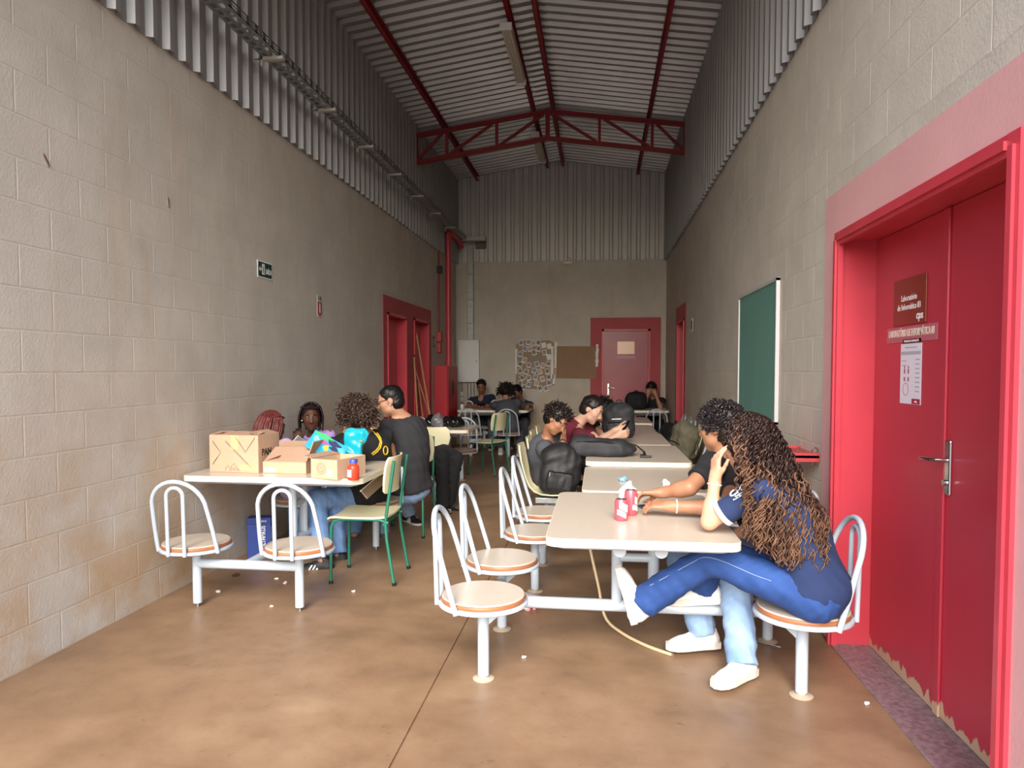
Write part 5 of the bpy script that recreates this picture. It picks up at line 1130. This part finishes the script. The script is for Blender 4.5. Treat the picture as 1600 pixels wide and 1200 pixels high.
# cardboard boxes on the left table
def carton(name, label, c, rz, w, d, h, flaps, marks=None, thick=.004):
    t = thing(name, label, 'box', c, rz)
    for nm, a, b in (('bottom', (-w/2, -d/2, .001), (w/2, d/2, .005)),): MB().box(a, b).build(nm, CARD, t)
    for a, b in (((-w/2, -d/2, .005), (w/2, -d/2+thick, h)), ((-w/2, d/2-thick, .005), (w/2, d/2, h)), ((-w/2, -d/2+thick, .005), (-w/2+thick, d/2-thick, h)), ((w/2-thick, -d/2+thick, .005), (w/2, d/2-thick, h))): MB().box(a, b).build('side_panel', CARD, t)
    for side, ang, ln in flaps:     # flap hinged on the rim; ang from vertical outwards
        a = math.radians(ang); u, v = math.sin(a)*ln, math.cos(a)*ln
        if side == 'f': q = [(-w/2+.005, -d/2, h), (w/2-.005, -d/2, h), (w/2-.012, -d/2-u, h+v), (-w/2+.012, -d/2-u, h+v)]; o = V((0, .004, .003))
        if side == 'b': q = [(-w/2+.005, d/2, h), (w/2-.005, d/2, h), (w/2-.012, d/2+u, h+v), (-w/2+.012, d/2+u, h+v)]; o = V((0, -.004, .003))
        if side == 'l': q = [(-w/2, -d/2+.005, h), (-w/2, d/2-.005, h), (-w/2-u, d/2-.012, h+v), (-w/2-u, -d/2+.012, h+v)]; o = V((.004, 0, .003))
        if side == 'r': q = [(w/2, -d/2+.005, h), (w/2, d/2-.005, h), (w/2+u, d/2-.012, h+v), (w/2+u, -d/2+.012, h+v)]; o = V((-.004, 0, .003))
        q = [V(p) for p in q]; MB().add(q+[p+o for p in q], [(0, 1, 2, 3), (7, 6, 5, 4), (0, 4, 5, 1), (1, 5, 6, 2), (2, 6, 7, 3), (3, 7, 4, 0)]).build('flap', CARDIN, t)
    return t
TZ = .7405; GAP = .0015
c0, c1 = atz(328, 737, TZ), atz(404, 739.5, TZ); w_ = (c1-c0).length; ang = math.atan2((c1-c0).y, (c1-c0).x); D_ = .26; cc = (c0+c1)*.5+V((-math.sin(ang), math.cos(ang), 0))*D_/2
t = carton('cardboard_box', 'large open cardboard box with line drawings on the left table', (cc.x, cc.y, TZ), ang, w_, D_, .245, [('f', -80, .1), ('r', -75, .08), ('l', -80, .08)])
pr = MB(); fy = -D_/2-.0005
def stroke(mb, pts, r=.0011): mb.tube([(p[0], fy-.0004, p[1]) for p in pts], r, 4)
for o_ in (0, .008): stroke(pr, [(-.155, .2+o_), (-.095, .13), (-.155, .055-o_)]); stroke(pr, [(0+.015, .24-o_), (.085, .14-o_), (.155, .235-o_)]); stroke(pr, [(-.06, .21-o_), (.13, .035-o_)])
pr.build('printed_lines', INK, t)
h_ = MB(); stroke(h_, [(-.06, .01), (-.06, .03), (-.045, .045), (-.03, .03), (-.03, .01)]); stroke(h_, [(-.02, .01), (-.02, .035), (.0, .06), (.02, .035), (.02, .01)]); stroke(h_, [(.028, .01), (.028, .03), (.045, .01)]); stroke(h_, [(0+.009*math.cos(a), .022+.009*math.sin(a)) for a in [i*.7 for i in range(10)]]); h_.build('printed_house', INK, t)
MB().box((-.022, fy-.0006, .15), (.035, fy+.0002, .245)).build('tape', mat('packing_tape', 'd8bd8a', .3), t); MB().box((.04, fy-.0006, .02), (.14, fy+.0002, .055)).build('tape', mat('packing_tape', '', 0), t)
text('lettering', 'PAN', .06, INK, onX(w_/2+.0006, -.03, .13, 1), t, bold=.002)
c0 = atz(442, 741, TZ); t = carton('cardboard_tray', 'low flattened cardboard box with torn flaps on the left table', (c0.x, c0.y+.15, TZ), ang+.05, .30, .24, .075, [('f', -62, .17), ('b', -15, .12), ('r', 20, .14), ('l', -70, .1)])
MB().box((-.14, -.1212, .01), (-.06, -.1203, .033)).build('label', PAPER, t)
c0, c1 = atz(486, 747, TZ), atz(527, 750, TZ); w2 = (c1-c0).length; a2 = math.atan2((c1-c0).y, (c1-c0).x); D2 = .30; cc = (c0+c1)*.5+V((-math.sin(a2), math.cos(a2), 0))*D2/2
t = carton('craft_box', 'open cardboard box of craft supplies at the corner of the left table', (cc.x, cc.y, TZ), a2, w2, D2, .122, [('l', 78, .07)])
fy = -D2/2-.0006; ci = MB()
for rr in (.034, .022): ci.tube([(-.02+rr*math.cos(a), fy, .065+rr*math.sin(a)) for a in [i*math.pi/10 for i in range(21)]], .0011, 4, cap=False)
ci.tube([(-.03, fy, .06), (-.02, fy, .078), (-.01, fy, .06), (-.02, fy, .05)], .001, 4); ci.build('printed_seal', mat('seal_brown', '7a4a33', .8), t); MB().box((.03, fy-.0004, .02), (.06, fy+.0004, .06)).build('label', PAPER, t)
text('handwriting', 'Golf\n2018', .035, INK, onX(w2/2+.0006, .03, .075, 1), t, bold=.0004)
t = thing('picture_book', 'bright blue and green picture book leaning out of the craft box', 'book', at(509, 701, 4.50), math.radians(18)); t.rotation_euler = (math.radians(-38), math.radians(30), math.radians(12))
MB().bevbox((-.125, -.008, -.06), (.125, .008, .085), .003).build('cover', mat('cover_blue', '2f9fc0', .35), t)
for i, (x, z, rx, rz_, c) in enumerate(((-.05, .068, .07, .018, '3db36b'), (.03, .055, .05, .02, '2b2f55'), (-.03, .03, .03, .014, 'b04a8a'), (.05, .02, .035, .016, '223055'), (-.0, .0, .018, .02, 'd8c22e'), (.04, -.02, .02, .018, 'e0c840'), (-.07, -.01, .025, .012, 'c9b23a'), (.09, .03, .02, .03, '54b8d0'), (-.09, .03, .02, .02, '7fd0e0'), (.08, -.03, .02, .02, 'c05a9a'))):
    MB().prism([(x+rx*math.cos(a)*(1+.25*math.sin(3*a+i)), z+rz_*math.sin(a)*(1+.2*math.cos(4*a))) for a in [k*math.pi/8 for k in range(16)]], -.0095, -.0082, 1).build('printed_shape', mat('print_'+c, c, .5), t)
t = thing('tablet_folder', 'dark folder with pale edge leaning between the cardboard boxes', 'folder', at(476, 704, 4.62), math.radians(-10)); t.rotation_euler = (math.radians(-30), math.radians(38), math.radians(10)); MB().bevbox((-.10, -.006, -.05), (.10, .006, .055), .003).build('cover', mat('slate_cover', '4a4a52', .4), t); MB().bevbox((-.105, .0065, -.055), (.105, .014, .06), .002).build('pages', LAMEDGE, t)
t = thing('orange_ball', 'orange ball half hidden inside the craft box', 'ball', at(511, 726, 4.6)); MB().ball((0, 0, 0), .05, 20, 14).build('ball', mat('orange_plastic', 'e2562a', .35), t, 80); MB().tube([(.0505*math.cos(a), 0, .0505*math.sin(a)) for a in [i*math.pi/12 for i in range(25)]], .0015, 4, cap=False).build('seam', mat('seam_red', 'b03c1c', .5), t)
c0 = atz(549, 751, TZ); t = thing('paint_bottle', 'orange paint bottle with blue cap on the left table', 'bottle', (c0.x, c0.y+.035, TZ))
MB().lathe([(0, 0), (.032, 0), (.036, .005), (.036, .075), (.033, .088), (.02, .098), (.02, .104), (0, .104)], 22).build('bottle', mat('orange_bottle', 'e5402a', .3), t, 40); MB().lathe([(0, .1045), (.022, .1045), (.022, .122), (.019, .127), (0, .127)], 18).build('cap', mat('blue_cap', '3a50b8', .4), t, 40)
lb = MB(); n = 8; lb.add([(.0366*math.cos(a), .0366*math.sin(a), z) for z in (.02, .065) for a in [math.radians(215+i*7) for i in range(n+1)]], [(i, i+1, n+2+i, n+1+i) for i in range(n)]); lb.build('label', PAPER, t)
# teal plastic bag
t = thing('plastic_bag', 'crumpled teal plastic bag standing in the craft box', 'bag', at(552, 700, 4.72)); F = Field(.007)
B_ = basis((0, 1, 0), (.12, 0, 1)); F.rbox((0, 0, .02), (.07, .03, .10), B_, .015, .03); F.ell((.06, 0, .085), (.05, .018, .05), B_, .03); F.ell((-.035, -.005, -.07), (.05, .03, .05), B_, .04); F.ell((.02, 0, .118), (.09, .012, .02), B_, .02); F.ell((.085, 0, .105), (.03, .01, .03), B_, .02)
link('bag', F.mesh('bag', mat('teal_plastic', '18a3b8', .3), wr=.007, wf=34, seed=11), t); MB().bevbox((.052, -.034, .045), (.078, -.028, .058), .002).build('sticker', mat('sticker_gold', '9a8a3a', .5), t)
# board leaning on the lap at the table end
t = thing('wooden_board', 'thin pale-edged board tilted against the right end of the left table', 'board', (0, 0, 0)); q = [at(567, 772, 4.45), at(611, 727, 5.0), at(614, 733, 5.0), at(571, 777, 4.45)]
q = [at(566, 768, 4.52), at(609, 731, 5.02)]; d_ = (q[1]-q[0]); n_ = V((.75, .25, .62)).normalized(); n_ = (n_-d_.normalized()*n_.dot(d_.normalized())).normalized(); t.location = q[0]; M = basis(d_, n_).to_4x4()
MB().bevbox((-.005, 0, -.012), (.06, d_.length, .0), .003, M=M).build('panel', mat('board_brown', '8f7a66', .5), t); MB().bevbox((-.014, 0, -.014), (-.0055, d_.length, .002), .002, M=M).build('edge', LAMEDGE, t)
# blue shoe box
cL, cR_ = atz(357, 873, 0), atz(387, 877, 0)
t = thing('shoe_box', 'blue shoe box lettered OLYMPIKUS upright on the floor under the left table', 'box', (-2.53, 5.0, 0), math.radians(14)); sbm = mat('shoebox_blue', '27408f', .5); hh = .31
MB().bevbox((-.085, -.055, .001), (.085, .055, hh-.05), .003).build('box', sbm, t); MB().bevbox((-.089, -.059, hh-.049), (.089, .059, hh), .003).build('lid', mat('shoebox_lid', '1f3480', .5), t)
text('lettering', 'OLYMPIKUS', .05, WHITE, Matrix.Translation((.03, -.0562, .165)) @ Matrix(((0, -1, 0), (0, 0, -1), (1, 0, 0))).to_4x4(), t, bold=.001, width=.17)
lg = MB()
for zz in (.045, .062): lg.tube([(.03+.014*math.cos(a), -.0565, zz+.009*math.sin(a)) for a in [i*math.pi/8 for i in range(17)]], .003, 5, cap=False)
lg.build('logo', WHITE, t); text('lid_text', 'OLYMPIKUS', .018, WHITE, onY(.02, -.0598, hh-.025), t, width=.07); MB().box((.0855, -.05, .03), (.0862, .05, hh-.07)).build('side_label', mat('box_label_grey', 'b9b4bb', .6), t)
# drinks and bits on the nearest tables
def can(label, x, y, z, rz, h=.115):
    t = thing('drink_can', label, 'can', (x, y, z), rz, 'soft drink cans'); m = mat('can_red', 'cf5a66', .3, .2)
    MB().lathe([(0, .003), (.022, .003), (.026, 0), (.031, .01), (.0315, h-.014), (.027, h-.003), (.026, h)], 24).build('can_body', m, t, 40); MB().lathe([(.026, h), (.024, h-.003), (0, h-.004)], 24).build('lid', CHROME, t, 40); MB().bevbox((-.007, -.016, h-.0035), (.007, .009, h-.0015), .001).build('pull_tab', CHROME, t)
    b = MB(); n = 10
    for z0, z1, ph in ((.02, .045, 0), (.05, .085, 50)):
        b.add([(.0319*math.cos(a), .0319*math.sin(a), zz+.01*math.sin(a*2)) for zz in (z0, z1) for a in [math.radians(215+ph*.4+i*8) for i in range(n+1)]], [(i, i+1, n+2+i, n+1+i) for i in range(n)])
    b.build('print_band', mat('can_white', 'f0d8da', .4), t)
ca = atz(971, 815, .7205); can('front red and white soft drink can on the nearest table', ca.x, ca.y+.03, .7205, .3, .1)
cb_ = atz(986, 807, .7205); can('taller red soft drink can behind the other on the nearest table', cb_.x, cb_.y+.035, .7205, 1.2, .122)
def crumple(name, label, cat, loc, r, m, seed, fl=.6):
    t = thing(name, label, cat, loc); F = Field(max(.004, r*.16)); F.ell((0, 0, r*fl), (r, r*.85, r*fl), None, .01); F.ell((r*.4, r*.2, r*fl*1.1), (r*.6, r*.5, r*fl*.9), None, .01)
    link('crumpled_sheet', F.mesh('crumpled_sheet', m, wr=r*.24, wf=3.2/r, seed=seed, smooth=0), t); return t
p = atz(980, 772, .7205); crumple('paper_napkin', 'crumpled white napkin behind the cans on the nearest table', 'napkin', (p.x, 3.86, .7205), .045, PAPER, 3, .75)
p = atz(974, 752, .6955); crumple('candy_wrapper', 'small blue sweet wrapper on the second table', 'wrapper', p, .024, mat('wrapper_blue', '7fb4d8', .3), 8)
p = atz(1040, 758, .6955); crumple('paper_scrap', 'small crumpled white scrap on the second table', 'wrapper', p, .024, PAPER, 9)
def phone(label, loc, B, m=BLACKP):
    t = thing('phone', label, 'phone', loc); t.rotation_euler = B.to_euler(); MB().bevbox((-.036, -.005, -.075), (.036, .004, .075), .003).build('case', m, t); MB().box((-.032, .0042, -.068), (.032, .0048, .068)).build('screen', mat('phone_glass', '15181e', .1), t); return t
p = atz(1022, 793, .7205); phone('blue phone lying under the hands of the person in black T-shirt', (p.x, p.y, .7265), basis((0, 0, 1), (1, .3, 0)), mat('phone_blue', '27506e', .4))
phone('black phone held by the person in maroon', at(977, 668, 6.66), basis((-.75, -.35, .55), (.6, .1, .8)))
phone('dark phone held by the person with white V collar', at(752, 632, 12.12), basis((0, .8, .6), (1, 0, 0)))
p = at(722, 636, 11.75); t = thing('glass_jar', 'small clear jar on the left end of the back table', 'jar', (p.x, p.y, .7405)); MB().lathe([(0, 0), (.03, 0), (.033, .01), (.033, .07), (.026, .085), (.026, .09), (0, .09)], 16).build('jar', mat('pale_glass', 'c9d0d2', .1), t, 40); MB().lathe([(0, .0905), (.028, .0905), (.028, .105), (0, .105)], 14).build('lid', mat('jar_lid', '8a2a38', .5), t)
def bagheap(label, loc, r, m, seed, tall=.7):
    t = thing('bin_bag', label, 'bag', loc); F = Field(.009); F.ell((0, 0, r[2]), r, None, .04); F.ell((r[0]*.5, -.02, r[2]*.8), (r[0]*.6, r[1]*.8, r[2]*.8), None, .04); F.cone((0, 0, r[2]*1.5), (.02, 0, r[2]*2.3), .03, .018, .04)
    link('bag', F.mesh('bag', m, wr=.014, wf=36, seed=seed), t); MB().tube([(.0, -.03, r[2]*2.0), (.03, 0, r[2]*2.02), (0, .03, r[2]*2.0), (-.02, 0, r[2]*2.0)], .006, 5).build('knot', m, t)
GL = mat('bin_liner', '111114', .22)
bagheap('glossy black crumpled bin bag on the right of the middle left table', (atz(705, 667, .741).x, 8.15, .741), (.15, .12, .06), GL, 4); bagheap('grey translucent crumpled bag between the two black bin bags', (atz(684, 667, .741).x, 8.12, .741), (.08, .09, .07), mat('grey_liner', '77777c', .35), 6); bagheap('small black bin bag at the left, against the broom sticks', (atz(668, 667, .741).x, 8.25, .741), (.06, .08, .06), GL, 9)
# brooms leaning in the corner between the left doors
WOOD = mat('broom_wood', 'b58a62', .55, var=.15, vscale=20)
for i, (xa, ya, xb, yb, lab, top) in enumerate(((651, 524, 686, 735, 'longest wooden broom handle leaning across the red door frame', 0), (647, 572, 694, 722, 'wooden broom handle leaning farthest to the right at the red doors', 0), (647, 558, 657, 740, 'upright wooden handle with black tip at the red doors', 1), (654, 600, 672, 738, 'short wooden handle between the other broom sticks', 0))):
    a = atx(xa, ya, XL+.035); b = V((XL+.33+.03*i, a.y-.28+.06*i, 0)); b = atz(xb, yb, 0); b.x = max(b.x, XL+.12)
    t = thing('broom_handle', lab, 'broom', (b.x, b.y, 0), group='broom sticks by the left doors'); e = a-b
    MB().tube([(0, 0, .012), e*.5, e], .0125, 8).build('stick', WOOD, t, 50); MB().tube([e, e*1.02], .0135, 8).build('end_cap', BLACKP if top else mat('cap_red', 'a0323a', .5), t)
# bent pale strip leaning from under the nearest table to the floor
pts = [at(920, 846, 3.98), at(926, 875, 3.97), at(935, 915, 3.93), V((at(946, 950, 3.86).x, 3.86, .055)), V((.13, 3.74, .016)), V((.25, 3.60, .0085)), V((.365, 3.50, .0085))]
t = thing('bent_strip', 'bent cream plastic strip leaning from the nearest table down to the floor', 'strip', (0, 0, 0)); sp_ = smooth_path(pts)
MB().tube(sp_, .0085, 8).build('strip', mat('strip_cream', 'cdb791', .5), t, 60); MB().tube([sp_[-1], sp_[-1]+(sp_[-1]-sp_[-2]).normalized()*.006], .0092, 8).build('end_plug', mat('strip_end', '8f7a58', .6), t)
# litter
p = atz(828, 948, 0); crumple('snack_bag', 'red and white snack bag dropped behind the near stools', 'wrapper', (p.x, p.y, .001), .075, mat('snack_red', 'c02a38', .3, col2='e8dcdc', vscale=14), 5, .5)
t = thing('snack_packet', 'small purple snack packet held by the person in charcoal', 'wrapper', at(590, 660, 5.62)); F = Field(.006); F.ell((0, 0, 0), (.035, .02, .045), None, .01); link('packet', F.mesh('packet', mat('packet_purple', '4a3a8c', .3, col2='c9a53a', vscale=30), wr=.005, wf=70), t)
for i, (x, y, r, c, lab) in enumerate(((445, 912, .016, 'd8c0c4', 'pinkish sweet wrapper on the floor by the left stool leg'), (432, 905, .012, 'e6e2dc', 'tiny paper scrap left of the pink wrapper'), (340, 925, .014, 'ddd8d0', 'paper scrap on the floor under the left stools'), (424, 948, .009, 'f0eee8', 'white crumb of paper in front of the left table'), (552, 925, .012, 'efe9e6', 'white scrap on the floor below the green chair'), (818, 1028, .010, 'efeff2', 'white scrap on the floor right of the nearest stool'), (1354, 1100, .011, 'f2f0f4', 'white scrap by the granite door sill'), (368, 900, .02, '4a3626', 'dark brown leaf on the floor by the blue shoe box'))):
    crumple('litter', lab, 'litter', atz(x, y, .0005), r, mat('litter_'+c, c, .7), 20+i, .35)
p = atz(1200, 1008, 0); t = thing('pen', 'silver pen lying on the floor behind the near right stool leg', 'pen', (p.x, p.y, .006), math.radians(-35)); MB().tube([(-.06, 0, 0), (.05, 0, 0), (.065, 0, 0)], [.0045, .0045, .0012], 8).build('barrel', CHROME, t); MB().bevbox((-.055, -.002, .0045), (-.02, .002, .0065), .0008).build('clip', GALV, t)
# old anchor holes in the left wall
for x, y, a, lab in ((72, 250, 35, 'upper plugged screw hole in the left wall'), (263, 316, 8, 'long plugged crack left of the exit sign')):
    p = atx(x, y, XL+.003); t = thing('wall_plug', lab, 'wall mark', p); t.rotation_euler = (math.radians(a), 0, 0); MB().bevbox((-.003, -.008, -.032), (.003, .008, .032), .002).build('plug', mat('plug_grey', '8a7f7c', .7), t); MB().bevbox((.0032, -.003, -.02), (.0042, .003, .02), .0003).build('slot', mat('plug_red', '7a3a36', .6), t)
